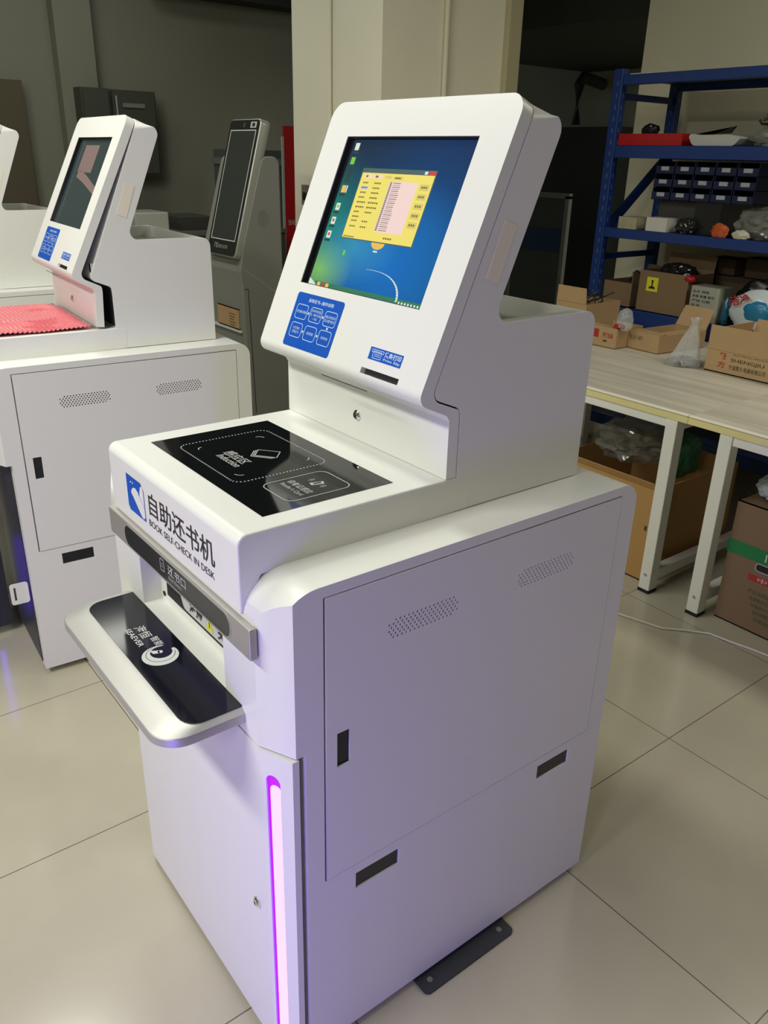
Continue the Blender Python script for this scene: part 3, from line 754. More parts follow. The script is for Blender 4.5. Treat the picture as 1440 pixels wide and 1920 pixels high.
# ------------------------------------------------------------------ work benches
TOPM = bpy.data.materials.new('bench_laminate'); TOPM.use_nodes = True
_nt = TOPM.node_tree; _b = _nt.nodes['Principled BSDF']; _tc = _nt.nodes.new('ShaderNodeTexCoord'); _mp = _nt.nodes.new('ShaderNodeMapping')
_mp.inputs['Scale'].default_value = (9, .8, 1); _nt.links.new(_tc.outputs['Object'], _mp.inputs[0])
_n = _nt.nodes.new('ShaderNodeTexNoise'); _n.inputs['Scale'].default_value = 2.2; _n.inputs['Detail'].default_value = 7; _nt.links.new(_mp.outputs[0], _n.inputs[0])
_r = _nt.nodes.new('ShaderNodeValToRGB'); _r.color_ramp.elements[0].position = .35; _r.color_ramp.elements[0].color = (.50, .46, .37, 1); _r.color_ramp.elements[1].position = .65; _r.color_ramp.elements[1].color = (.66, .62, .52, 1)
_nt.links.new(_n.outputs[0], _r.inputs[0]); _nt.links.new(_r.outputs[0], _b.inputs['Base Color']); _b.inputs['Roughness'].default_value = .45
EDGE = mat('bench_edge_yellow', (.78, .70, .34), .5); EDGEW = mat('bench_nosing', (.82, .78, .64), .4); FRW = mat('bench_frame_white', (.82, .82, .77), .4); RUB = mat('rubber_black', (.01, .01, .01), .7)
def bench(y0, y1, legs, label):
    t = empty('workbench', (1.98, (y0 + y1) / 2, 0), label=label, cat='workbench'); yc = (y0 + y1) / 2
    def bx(n, a, b, m_, par=t, bev=.002):
        o = MB().box((a[0] - 1.98, a[1] - yc, a[2]), (b[0] - 1.98, b[1] - yc, b[2])).build(n, [m_], par)
        return bevelled(o, bev, 2) if bev else o
    tp = bx('tabletop', (1.985, y0, .690), (3.16, y1, .715), TOPM)
    bx('edge_band', (1.978, y0, .685), (1.985, y1, .707), EDGE, tp, 0)
    bx('nosing', (1.976, y0, .7072), (1.995, y1, .7165), EDGEW, tp, .004)
    for yy in legs:
        lg = bx('leg', (1.98, yy, .012), (2.03, yy + .046, .684), FRW); bx('rubber_foot', (1.979, yy - .001, 0), (2.031, yy + .047, .013), RUB, lg, 0)
        a = MB(); a.cyl((yy + .023 - yc, .075, 0), .006, .002, 14, 0, frame((-.0005, 0, 0), (0, 1, 0), (0, 0, 1)) @ Matrix.Scale(-1, 4, (0, 0, 1))); a.build('bolt', [CHROME], lg)
        lb = bx('leg', (3.08, yy, .012), (3.13, yy + .046, .684), FRW); bx('rubber_foot', (3.079, yy - .001, 0), (3.131, yy + .047, .013), RUB, lb, 0)
        bx('side_rail', (2.031, yy + .004, .05), (3.079, yy + .042, .09), FRW)
        bx('side_rail', (2.031, yy + .004, .645), (3.079, yy + .042, .683), FRW)
    bx('front_rail', (1.984, legs[0] + .047, .652), (2.02, legs[1] - .001, .684), FRW)
    bx('rear_rail', (3.09, legs[0] + .047, .652), (3.125, legs[1] - .001, .684), FRW)
    return t
bench(.6655, 2.10, (.703, 1.95), 'white framed workbench nearer the kiosk, with two small open cartons on it')
bench(-.90, .6640, (-.80, .495), 'white framed workbench running off the right edge, with the large red-printed carton on it')
# ------------------------------------------------------------------ cartons
def carton(label, loc, dx, dy, dz, rz=0, outer=KR, flaps=(), group=None, printer=None, name='carton', open_=True, thick=.004):
    """loc = corner of the -x/-y side at the base"""
    t = empty(name, loc, rz, label=label, cat='box', group=group)
    a = MB()
    a.box((0, 0, 0), (dx, dy, .004))
    for p, q in (((0, 0, 0), (thick, dy, dz)), ((dx - thick, 0, 0), (dx, dy, dz)), ((thick, 0, 0), (dx - thick, thick, dz)), ((thick, dy - thick, 0), (dx - thick, dy, dz))): a.box(p, q)
    if not open_: a.box((0, 0, dz - .004), (dx, dy, dz))
    bd = a.build('carton_walls', [outer], t)
    for side, ang, ln in flaps:     # angle from horizontal outward (0) to upright (90) to folded in (>90)
        s_, c_ = math.sin(R(ang)), math.cos(R(ang)); a = MB()
        if side == 'f': P = [(0, 0), (0, dy)]; d = Vector((-c_, 0, s_)); o0 = [Vector((0, .002, dz)), Vector((0, dy - .002, dz))]
        if side == 'b': d = Vector((c_, 0, s_)); o0 = [Vector((dx, .002, dz)), Vector((dx, dy - .002, dz))]
        if side == 'r': d = Vector((0, -c_, s_)); o0 = [Vector((.002, 0, dz)), Vector((dx - .002, 0, dz))]
        if side == 'l': d = Vector((0, c_, s_)); o0 = [Vector((.002, dy, dz)), Vector((dx - .002, dy, dz))]
        nrm = d.cross(o0[1] - o0[0]).normalized() * .0035
        e = (o0[1] - o0[0]).normalized() * .006
        v = [o0[0], o0[1], o0[1] + d * ln - e, o0[0] + d * ln + e]; v2 = [p + nrm for p in v]
        a.faces([tuple(p) for p in v + v2], [(0, 1, 2, 3), (7, 6, 5, 4), (0, 4, 5, 1), (1, 5, 6, 2), (2, 6, 7, 3), (3, 7, 4, 0)])
        a.build('flap', [outer], t)
    if printer:
        mats, fn = printer; a = MB(); fn(a, frame((-.0006, 0, 0), (0, -1, 0), (0, 0, 1))); a.build('carton_print', mats, bd, fix=False)
    return t
INKR = mat('red_print', (.42, .03, .02), .6); INKB = mat('dark_print', (.06, .04, .03), .7); INKGN = mat('green_print', (.03, .11, .03), .7); TAPEG = mat('green_tape', (.01, .20, .06), .25)
def p_small(a, M):
    text_fit(a, '2L.55 100T', M, -.165, -.09, .045, .062, 0, ext=0)
carton('small open kraft carton, back flap raised, on the bench left of the clear bag', (2.70, 1.305, .716), .33, .175, .078, R(-4), KR2, (('b', 62, .10), ('f', 178, .06), ('r', 175, .05)), printer=([INKB], p_small))
def p_red(a, M):
    text_fit(a, '科技出品', M, -.075, -.02, .045, .068, 0, .03, ext=0)
    a.quad(-.148, .040, -.098, .078, 0, 0, M)
    a.quad(-.07, .025, -.05, .033, 0, 1, M)
carton('small torn kraft carton with red print, on the bench behind the main kiosk', (2.62, 1.475, .716), .20, .17, .088, R(2), KR2, (('f', 178, .05),), printer=([INKR, INKB], lambda a, M: p_red(a, M)))
carton('kraft carton with an upright flap and black wires, behind the main kiosk', (2.74, 1.76, .716), .26, .19, .15, 0, KR2, (('f', 88, .075),))
def p_big(a, M):
    text_fit(a, 'SHENGJIU', M, -.115, .03, .050, .068, 1, .01, ext=0)
    text_fit(a, '宁波胜久电器有限公司', M, -.118, .04, .022, .042, 1, .01, ext=0)
    text_fit(a, 'ELECTRICAL APPLIANCE', M, -.105, .05, .080, .086, 1, 0, ext=0)
    text_fit(a, '轻', M, -.165, -.135, .058, .085, 0, .02, ext=0); text_fit(a, '方', M, -.170, -.135, .022, .048, 0, .02, ext=0)
bigc = carton('long kraft carton with black SHENGJIU lettering, at the right end of the bench', (2.63, .55, .716), .32, .475, .092, 0, KR2, (('f', 84, .098), ('b', 70, .09), ('l', 100, .08)), printer=([INKR, INKB], lambda a, M: p_big(a, M @ Matrix.Translation((-.250, 0, 0)))))
# under the benches
carton('orange-brown carton standing on the floor beneath the bench, behind its first leg', (2.045, .775, .002), .55, .50, .385, 0, mat('kraft_orange', (.45, .26, .09), .7), (('f', 60, .03),), printer=([INKB], lambda a, M: a.quad(-.03, .21, -.02, .23, 0, 0, M)))
def p_front(a, M):
    a.quad(-.49, .262, .0, .312, .0001, 2, M)
    text_fit(a, '11', M, -.350, -.325, .272, .300, 3, .01, ext=.0003)
    a.quad(-.395, .19, -.02, .212, 0, 1, M); text_fit(a, '中国驰名商标', M, -.36, -.12, .192, .210, 3, 0, ext=.0003)
    for i, s_ in enumerate(('产品说明请阅读', '轻拿轻放注意防潮', '安装前仔细检查', '请勿倒置堆放', '合格证编号')):
        text_fit(a, s_, M, -.385 + .01 * i, -.27 + .006 * (i % 3), .142 - .024 * i, .158 - .024 * i, 0, 0, ext=0)
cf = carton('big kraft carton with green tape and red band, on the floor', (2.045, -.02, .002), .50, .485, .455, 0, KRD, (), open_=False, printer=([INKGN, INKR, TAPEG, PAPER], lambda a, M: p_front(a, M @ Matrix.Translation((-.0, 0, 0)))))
for ch in list(cf.children):
    if ch.name.startswith('carton_walls'):
        a = MB(); Mh = frame((-.0012, 0, 0), (0, -1, 0), (0, 0, 1))
        me = curve_mesh([rrect(-.375, .232, -.275, .258, .012)], .0006); a.add_mesh(me, Mh); a.build('hand_hole', [BLKP], ch)
        me = curve_mesh(ring(-.378, .229, -.272, .261, .014, .004), .001); a = MB(); a.add_mesh(me, Mh); a.build('hole_rim', [mat('rim_grey', (.4, .4, .45), .4)], ch)

# ------------------------------------------------------------------ crumpled bags
def lump(loc, size, seed, sub=4, amp=.25, freq=3.0, flat=True):
    bm = bmesh.new(); bmesh.ops.create_icosphere(bm, subdivisions=sub, radius=1)
    off = Vector((seed * 3.1, seed * 1.7, seed * 5.3))
    for v in bm.verts:
        p = v.co.copy(); n = noise.noise(p * freq + off) * amp + abs(noise.noise(p * freq * 2.6 + off)) * amp * .8 + noise.noise(p * freq * 6 + off) * amp * .25
        q = p * (1 + n); q = Vector((q.x * size[0], q.y * size[1], q.z * size[2]))
        if flat: q.z = max(q.z, -size[2] * .75)
        v.co = q + Vector(loc) + Vector((0, 0, size[2] * .75))
    m_ = MB(); me = bpy.data.meshes.new('t'); bm.to_mesh(me); bm.free(); m_.add_mesh(me); return m_
def bag(name, loc, size, seed, m_, label, cat='bag', **k):
    o = lump((0, 0, 0), size, seed, **k).build(name, [m_], None, smooth=25); o.location = loc; tag(o, label, cat); return o
bag('clear_bag', (2.32, 1.08, .385), (.15, .15, .085), 1, CLEARD, 'crumpled clear plastic bag on top of the carton beneath the first bench')
bag('green_bag', (2.28, .842, .382), (.10, .04, .09), 2, GREENB, 'dark green plastic bag beside the clear one, beneath the first bench')
bag('clear_tray_bag', (2.22, .36, .4635), (.16, .11, .045), 3, clear_mat('clear_wrap', (.6, .64, .68), .6, .1), 'clear wrapped packet on top of the green-taped carton', amp=.12)
# tall tied clear bag on the bench
o = MB(); loops = []
random.seed(2)
for k, (z_, r) in enumerate(((0, .062), (.012, .068), (.04, .062), (.08, .050), (.12, .036), (.155, .020), (.172, .012), (.185, .017), (.20, .024))):
    loops.append([((r * (1 + .16 * math.sin(5 * t_ + k * .5) + .1 * random.uniform(-1, 1))) * math.cos(t_) + .0, (r * (1 + .16 * math.cos(4 * t_ + k * .4) + .1 * random.uniform(-1, 1))) * math.sin(t_) - .03 * z_ / .2, z_) for t_ in [2 * math.pi * j / 26 for j in range(26)]])
o.loft(loops); b_ = o.build('tied_bag', [clear_mat('glossy_bag', (.75, .77, .78), .38, .08)], smooth=20); b_.location = (2.63, 1.125, .717)
tag(b_, 'clear tied plastic bag with silvery bottom standing on the bench between two cartons', 'bag')
foil = lump((0, 0, 0), (.06, .055, .016), 9, amp=.35, freq=5).build('bag_contents', [mat('silver_foil', (.6, .6, .58), .2, metal=.9)], b_, smooth=20); foil.location = (0, 0, .002)
simple('paper_sleeve', MB().box((2.72, 1.032, .717), (2.76, 1.07, .80)), [mat('pale_card', (.36, .28, .22), .7)], 'pale pinkish card sleeve behind the clear tied bag on the bench', 'box')
# wires in the flap carton
def wires(name, loc, sx, sy, sz, n, seed, m_, label, r=.004, cat='cable', parent=None):
    random.seed(seed); a = MB()
    for k in range(n):
        P = []; p0 = Vector((random.uniform(-sx, sx), random.uniform(-sy, sy), random.uniform(0, sz * .5)))
        for i in range(12):
            t_ = i / 11 * math.pi * 2 * random.uniform(.8, 1); P.append((p0.x * .4 + sx * .8 * math.cos(t_ + k), p0.y * .4 + sy * .8 * math.sin(t_ * 1.1 + k * 2), max(.004, p0.z + sz * .5 * (1 + math.sin(t_ * 1.5 + k)))))
        a.tube(P, r, 6)
    o = a.build(name, [m_], parent, smooth=60); o.location = loc
    return tag(o, label, cat) if not parent else o
o = wires('wire_heap', (2.87, 1.855, .83), .10, .075, .055, 6, 3, BLKP, 'tangle of thin black wires heaped in the carton behind the main kiosk', .0025); o['kind'] = 'stuff'
bag('clear_cup_bag', (2.66, 1.47, .80), (.035, .035, .055), 5, CLEAR, 'small clear plastic bag sticking up from the torn red-printed carton', amp=.15)
bag('red_sachet', (2.645, 1.485, .805), (.022, .024, .014), 6, mat('red_foil', (.35, .02, .02), .3), 'small red sachet at the corner of the torn carton on the bench', 'sachet', sub=3)

# ------------------------------------------------------------------ blue shelf rack
t = empty('shelf_rack', (3.2, 1.2, 0), label='blue painted steel storage rack with four shelves, against the cream wall', cat='shelf')
X0, X1, Y0, Y1 = 0, .52, -1.25, .93
def slots_post(x, y):
    a = MB(); a.box((x, y, 0), (x + .045, y + .055, 1.925)); o = bevelled(a.build('post', [BLUEP], t), .003)
    s_ = MB()
    for k in range(34):
        z_ = .10 + k * .053
        s_.box((x - .0006, y + .020, z_), (x + .001, y + .028, z_ + .022)); s_.box((x + .016, y - .0006, z_), (x + .024, y + .001, z_ + .022))
    o2 = s_.build('post_slots', [mat('slot_grey', (.07, .10, .17), .5)], o); return o
for x in (X0, X1 - .045):
    for y in (Y0, Y1 - .055): slots_post(x, y)
LV = [(1.897, .045), (1.580, .058), (1.187, .048), (.790, .085), (.20, .06)]
for zt, hh in LV:
    bevelled(MB().box((X0 + .004, Y0 + .056, zt - hh), (X0 + .040, Y1 - .056, zt)).build('front_beam', [BLUEP], t), .003)
    bevelled(MB().box((X1 - .040, Y0 + .056, zt - hh), (X1 - .004, Y1 - .056, zt)).build('rear_beam', [BLUEP], t), .003)
    MB().box((X0 + .041, Y0 + .01, zt - .012), (X1 - .041, Y1 - .01, zt - .002)).build('shelf_board', [mat('shelf_board_blue', (.008, .02, .07), .5)], t)
for y in (Y0 + .02, Y1 - .04):
    for z_ in (1.79, 1.02, .55): MB().box((X0 + .046, y, z_), (X1 - .046, y + .02, z_ + .03)).build('end_tie', [BLUEP], t)
    a = MB(); a.faces([(X0 + .046, y, 1.20), (X0 + .046, y + .02, 1.20), (X1 - .046, y + .02, 1.545), (X1 - .046, y, 1.545), (X0 + .046, y, 1.14), (X0 + .046, y + .02, 1.14), (X1 - .046, y + .02, 1.485), (X1 - .046, y, 1.485)], [(0, 1, 2, 3), (4, 7, 6, 5), (0, 4, 5, 1), (3, 2, 6, 7), (0, 3, 7, 4), (1, 5, 6, 2)])
    a.build('diagonal_brace', [BLUEP], t)
SX = 3.2
# level 2: red panel, white folded sheet, black sheets, cables
simple('red_box', MB().box((SX + .02, 1.700, 1.581), (SX + .30, 2.070, 1.634)), [RED], 'long flat red box on the second shelf from the top', 'box')
P = fillet([(-1.675, 1.634), (-1.64, 1.581), (-1.43, 1.581), (-1.395, 1.618), (-1.46, 1.628), (-1.60, 1.626)], [.012, .03, .03, .006, .02, .02])
simple('white_cover', MB().prism(P, -.26, .0, 0, frame((SX + .02, 0, 0), (0, -1, 0), (0, 0, 1))), [mat('cover_white', (.50, .50, .47), .4)], 'white curved plastic cover lying right of the flat red box', 'cover')
simple('black_sheet', MB().prism([(-1.78, 1.634), (-1.66, 1.636), (-1.545, 1.672), (-1.57, 1.640)], -.2, -.19, 0, frame((SX + .02, 0, 0), (0, -1, 0), (0, 0, 1))), [BLKP], 'black pointed sheet sticking up behind the white curved cover', 'sheet')
bag('black_glove', (SX + .16, 1.985, 1.634), (.02, .05, .028), 7, BLKP, 'small black lump on top of the flat red box at its left end', 'pouch', sub=3)
bag('cable_bag', (SX + .12, 1.26, 1.580), (.09, .12, .05), 8, CLEARD, 'hazy plastic bag of cables at the right end of the second shelf')
o = wires('cable_heap', (SX + .12, 1.26, 1.668), .07, .09, .045, 9, 5, mat('cable_dark', (.05, .03, .025), .4), 'tangled dark cables heaped over the plastic bag on the second shelf', .006); o['kind'] = 'stuff'
# top shelf bag
bag('amber_bag', (SX + .16, 1.08, 1.900), (.10, .17, .045), 10, clear_mat('amber_plastic', (.42, .38, .20), .7, .3), 'yellowish clear plastic bag lying on the very top of the blue rack')
simple('top_sheet', MB().box((SX + .05, 1.86, 1.898), (SX + .40, 2.07, 1.906)), [PAPER], 'white sheet edge lying on the rack top at its left end', 'sheet')
# parts bins
def bin_(y, z_):
    o = empty('parts_bin', (SX + .055, y, z_), label='small dark blue parts bin with a white label, stacked on the third shelf', cat='bin', group='dark blue parts bins stacked on the rack')
    a = MB(); w_, d_, h_ = .104, .20, .058
    a.box((0, 0, 0), (d_, w_, .004)); a.box((0, 0, 0), (.004, w_, h_ * .62)); a.box((d_ - .004, 0, 0), (d_, w_, h_)); a.box((.004, 0, 0), (d_ - .004, .004, h_)); a.box((.004, w_ - .004, 0), (d_ - .004, w_, h_))
    a.build('bin_body', [BLUED], o)
    MB().box((-.0015, .030, .016), (0, .074, .034)).build('bin_label', [mat('bin_label_grey', (.42, .44, .48), .5)], o)
    return o
b0 = bin_(1.745, 1.335)
for r_ in range(3):
    for c_ in range(5):
        if (r_, c_) == (0, 0): continue
        q = copy_tree(b0); q.location = (SX + .055 + .004 * r_, 1.745 - c_ * .110, 1.335 + r_ * .0595)
bx_ = simple('black_crate', MB().box((SX + .07, 1.46, 1.188), (SX + .33, 1.60, 1.334)), [BLKP], 'glossy black wrapped crate under the blue parts bins', 'crate')
bag('foil_packet', (SX + .05, 1.62, 1.188), (.04, .05, .04), 11, mat('black_film', (.02, .02, .02), .15), 'shiny black film packet right of the white box on the third shelf', 'packet')
carton('dark grey storage tray under the left parts bins, behind the white box', (SX + .12, 1.62, 1.188), .20, .22, .146, 0, mat('tray_dark', (.05, .05, .045), .6), open_=False, name='storage_tray')
simple('white_box', MB().box((SX + .01, 1.705, 1.188), (SX + .11, 1.825, 1.252)), [PAPER], 'plain white box standing below the blue parts bins', 'box')
simple('cream_box', MB().box((SX + .01, 1.885, 1.188), (SX + .12, 1.995, 1.245)), [mat('cream_card', (.50, .46, .32), .7, noise_col=(.3, .26, .16), nscale=60)], 'small stained cream box at the left end of the third shelf', 'box')
bag('hazy_bag', (SX + .13, 1.24, 1.188), (.09, .145, .08), 12, CLEARD, 'large hazy plastic bag slumped at the right of the third shelf')
bag('orange_packet', (SX + .02, 1.42, 1.188), (.018, .04, .035), 13, mat('orange_plastic', (.50, .09, .02), .4), 'orange packet lying at the front of the hazy plastic bag', 'packet', sub=3)
bag('pale_packet', (SX + .02, 1.31, 1.188), (.015, .04, .022), 14, mat('pale_wrap', (.55, .55, .42), .4), 'pale yellowish packet right of the orange one on the third shelf', 'packet', sub=3)
# level 4
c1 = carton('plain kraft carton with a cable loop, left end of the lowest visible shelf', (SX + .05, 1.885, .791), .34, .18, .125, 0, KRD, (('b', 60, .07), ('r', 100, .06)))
pipe('looped_cable', [(SX + .12 + .02 * math.sin(k), 1.90 + .055 * math.cos(R(k * 20)), .92 + .055 * math.sin(R(k * 20))) for k in range(0, 11)], .006, BLKP, 'black cable loop standing out of the plain kraft carton on the rack', 'cable', 8)
def p_yel(a, M):
    a.quad(-.238, .105, -.170, .175, 0, 0, M)
    a.cyl((-.204, .155, .0), .007, .0008, 12, 1, M)
    for p in ([(-.208, .125), (-.200, .125), (-.200, .150), (-.208, .150)], [(-.225, .118), (-.183, .118), (-.190, .130), (-.218, .130)]): a.faces([(*q, .0006) for q in p], [(0, 1, 2, 3)], 1, M)
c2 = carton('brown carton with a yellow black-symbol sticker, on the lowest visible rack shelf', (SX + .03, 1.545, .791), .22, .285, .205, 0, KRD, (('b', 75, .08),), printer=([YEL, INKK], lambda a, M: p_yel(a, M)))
bag('black_film_heap', (SX + .14, 1.68, .975), (.07, .09, .035), 15, mat('black_film', (.02, .02, .02), .15), 'black film bundle stuffed in the top of the yellow-stickered carton', 'bundle')
bag('red_ball', (SX + .05, 1.55, .965), (.025, .032, .020), 16, mat('red_gloss', (.40, .01, .03), .15), 'glossy red packet on the rim of the yellow-stickered carton', 'packet', sub=3, amp=.08)
t = empty('printed_sack', (SX + .02, 1.365, .791), label='white printed paper sack with lines of black writing, right of the stickered carton', cat='sack')
o = MB().prism(fillet([(0, 0), (.12, 0), (.12, .155), (0, .155)], [.01] * 4), 0, .165).build('sack_body', [mat('sack_white', (.42, .43, .36), .5, noise_col=(.34, .35, .28), nscale=9)], t)
lettered('sack_lettering', [INKK], o, lambda a: [text_fit(a, s_, frame((-.0008, .155, 0), (0, -1, 0), (0, 0, 1)), .015, .015 + ww, .135 - .022 * i, .148 - .022 * i, 0, .01, ext=0) for i, (s_, ww) in enumerate((('品名 规格', .09), ('净重 数量 箱号', .12), ('产地 日期', .10), ('批号', .05), ('等级', .04)))])
t = empty('detergent_pouch', (SX + .03, 1.165, .80), label='white and blue detergent pouch with red lettering, at the right edge of the rack', cat='pouch')
o = lump((0, 0, 0), (.05, .135, .10), 17, amp=.10, freq=2).build('pouch_body', [mat('pouch_white', (.62, .70, .72), .25)], t, smooth=40)
o = lump((-.035, -.02, .045), (.025, .075, .050), 18, amp=.10, freq=2).build('blue_patch', [mat('pouch_blue', (.02, .20, .38), .25)], o, smooth=40)
a = MB(); text_fit(a, '洁净', frame((-.068, 0, 0), (0, -.96, .28), (0, .28, .96)), -.07, .03, .12, .165, 0, .03, ext=0); a.build('pouch_lettering', [mat('pouch_red', (.5, .02, .03), .4)], [c for c in t.children][0])
bag('teal_wrap', (SX + .05, 1.332, .792), (.02, .018, .07), 19, mat('teal_film', (.02, .12, .20), .2), 'crumpled teal wrapper between the white sack and the detergent pouch', 'wrapper', sub=3)
bag('black_sack', (SX + .245, 1.22, .793), (.06, .17, .115), 20, BLKP, 'black sack slumped behind the detergent pouch and the white sack', 'sack')
carton('long dark brown carton at the back of the rack, right of the short one', (SX + .35, 1.10, .98), .12, .34, .10, 0, mat('dark_card', (.09, .055, .03), .8), open_=False)
carton('short dark brown carton at the back of the rack, left of the long one', (SX + .355, 1.50, .98), .11, .13, .085, 0, mat('dark_card', (.09, .055, .03), .8), open_=False)
simple('back_support_box', MB().box((SX + .345, 1.06, .791), (SX + .475, 1.66, .979)), [mat('dark_card', (.09, .055, .03), .8)], 'dark brown box carrying the two small cartons at the back of the rack', 'box')

# ------------------------------------------------------------------ white cable on the floor
pts = [(1.70, .78, .0045), (1.763, .67, .0045), (1.806, .52, .0045), (1.865, .46, .0045), (1.914, .40, .0045), (1.925, .33, .0045), (1.94, .27, .0045), (1.95, .205, .0045), (1.965, .05, .0045), (1.99, -.2, .0045)]
pipe('floor_cable', pts, .0042, mat('cable_white', (.72, .68, .60), .4), 'thin white cable lying on the tiles in front of the bench legs', 'cable', 8)

# ------------------------------------------------------------------ tall grey kiosk with portrait screen
GRYK = mat('grey_powder_coat', (.20, .205, .18), .42, bump=.05, nscale=500); GRYF = mat('dark_grey_panel', (.17, .18, .18), .45)
t = empty('portrait_kiosk', (1.25, 2.42, 0), label='grey self-service kiosk with a tall black portrait screen, behind the second kiosk', cat='kiosk')
gx = lambda x: x - 1.25
KX = frame((0, 0, 0), (1, 0, 0), (0, 0, 1))       # depth +y is -w
pr = fillet([(gx(1.26), .02), (gx(1.235), .956), (gx(1.226), 1.03), (gx(1.247), 1.14), (gx(1.352), 1.49), (gx(1.435), 1.49), (gx(1.44), .94), (gx(1.60), .86), (gx(1.60), .02)], [0, .0, .03, .05, .035, .035, .0, .02, 0])
bd = MB().prism(pr, -.36, 0, 0, KX).build('kiosk_body', [GRYK], t)
bd = bool_cut(bd, [box_obj((-.5, .025, .775), (.10, .335, 1.005)), ])
bevelled(bd, .006, 3, 40)
# body recess parts
a = MB(); a.box((-.004, .027, .945), (.09, .333, 1.003)); a.build('recess_back', [BLACK], bd)
a = MB(); a.box((.055, .027, .777), (.075, .333, .944)); o = a.build('inner_plate', [mat('plate_grey', (.25, .27, .28), .4)], bd)
a = MB()
for y in (.075, .145, .215): a.box((.0535, y, .890), (.0548, y + .03, .910))
a.build('plate_slots', [BLACK], o)
a = MB(); a.box((-.0195, .025, .765), (.06, .335, .775)); a.build('ledge', [mat('ledge_white', (.55, .56, .52), .4)], bd)
# tilted screen slab
th = math.atan2(.15, .53); GM = frame((gx(1.205), 0, 1.10), (0, -1, 0), (math.sin(th), 0, math.cos(th)))
Lh = .53 / math.cos(th)
me = curve_mesh([rrect(-.268, -.012, -.002, Lh + .004, .022)], .046, .006); me.transform(GM @ Matrix.Translation((0, 0, -.026))); hd = link('screen_housing', me, [mat('silver_rim', (.34, .35, .31), .35, metal=.4)], t)
me = curve_mesh([rrect(-.262, -.006, -.008, Lh - .002, .018)], .002); me.transform(GM @ Matrix.Translation((0, 0, -.0025))); gb = link('black_bezel', me, [mat('bezel_black', (.012, .013, .012), .25)], hd)
me = curve_mesh(ring(-.245, .055, -.025, Lh - .042, .002, .0035), .0012); me.transform(GM @ Matrix.Translation((0, 0, -.001))); link('silver_frame_line', me, [mat('frame_line', (.65, .65, .62), .3)], gb)
a = MB(); a.quad(-.241, .059, -.029, Lh - .046, -.0010, 0, GM); a.build('portrait_screen', [mat('off_screen', (.030, .034, .032), .2)], gb)
def gl_(a):
    text_fit(a, '海恒', GM, -.205, -.170, .018, .042, 0, .01, ext=-.001); text_fit(a, '自助办证系统', GM, -.165, -.080, .020, .036, 0, .0, ext=-.001)
lettered('bezel_lettering', [mat('faint_ink', (.30, .32, .30), .5)], gb, gl_)
a = MB(); a.quad(-.080, Lh - .034, -.030, Lh - .010, -.0008, 0, GM); a.quad(-.066, Lh - .029, -.044, Lh - .015, -.0006, 1, GM); a.build('corner_sticker', [mat('sticker_grey', (.42, .44, .42), .5), BLACK], gb)
me = curve_mesh([rrect(-.140, Lh - .032, -.130, Lh - .012, .0048)], .001); me.transform(GM @ Matrix.Translation((0, 0, -.001))); link('camera_window', me, [mat('cam_grey', (.08, .09, .08), .2)], gb)
# speaker holes and service door seam on the right side
a = MB(); SMk = frame((0, -.0006, 0), (1, 0, 0), (0, 0, 1))
for r_ in range(8):
    for c_ in range(7):
        if abs(r_ - 3.5) + abs(c_ - 3) > 5.2: continue
        cx, cz = gx(1.322) + c_ * .008 + (.004 if r_ % 2 else 0), 1.215 + r_ * .009
        a.faces([(cx + .0018 * math.cos(q), cz + .0018 * math.sin(q), 0) for q in [math.pi * j / 3 for j in range(6)]], [tuple(range(6))], 0, SMk)
a.build('speaker_holes', [BLACK], bd)
a = MB()
for p, q in (((gx(1.245), .957), (gx(1.262), .957)), ((gx(1.262), .957), (gx(1.278), .40))):
    p, q = Vector(p), Vector(q); nn = Vector((-(q - p).y, (q - p).x)).normalized() * .0016
    a.faces([(*(p + nn), 0), (*(p - nn), 0), (*(q - nn), 0), (*(q + nn), 0)], [(0, 1, 2, 3)], 0, SMk)
a.build('service_door_seam', [BLACK], bd)
a = MB(); p, q = Vector((gx(1.244), 1.042)), Vector((gx(1.437), .912)); nn = Vector((-(q - p).y, (q - p).x)).normalized() * .0012
a.faces([(*(p + nn), 0), (*(p - nn), 0), (*(q - nn), 0), (*(q + nn), 0)], [(0, 1, 2, 3)], 0, SMk); a.build('side_crease', [mat('crease_light', (.35, .35, .30), .4)], bd)
carton('small kraft carton in the open compartment of the grey portrait kiosk', (1.232, 2.462, .777), .070, .20, .090, R(0), KR, open_=False, printer=([INKB], lambda a, M: [a.quad(-.09, .060 - .012 * i, -.03 - .008 * (i % 3), .063 - .012 * i, 0, 0, M) for i in range(5)]))
# black power cable dropping from the second kiosk
pipe('power_cable', [(.760, 1.56, .50), (.80, 1.52, .53), (.86, 1.47, .50), (.92, 1.43, .42), (.96, 1.41, .30), (.99, 1.38, .10), (1.02, 1.35, .008), (1.2, 1.3, .008)], .006, BLKP, 'black power cable hanging beside the second kiosk', 'cable', 8)
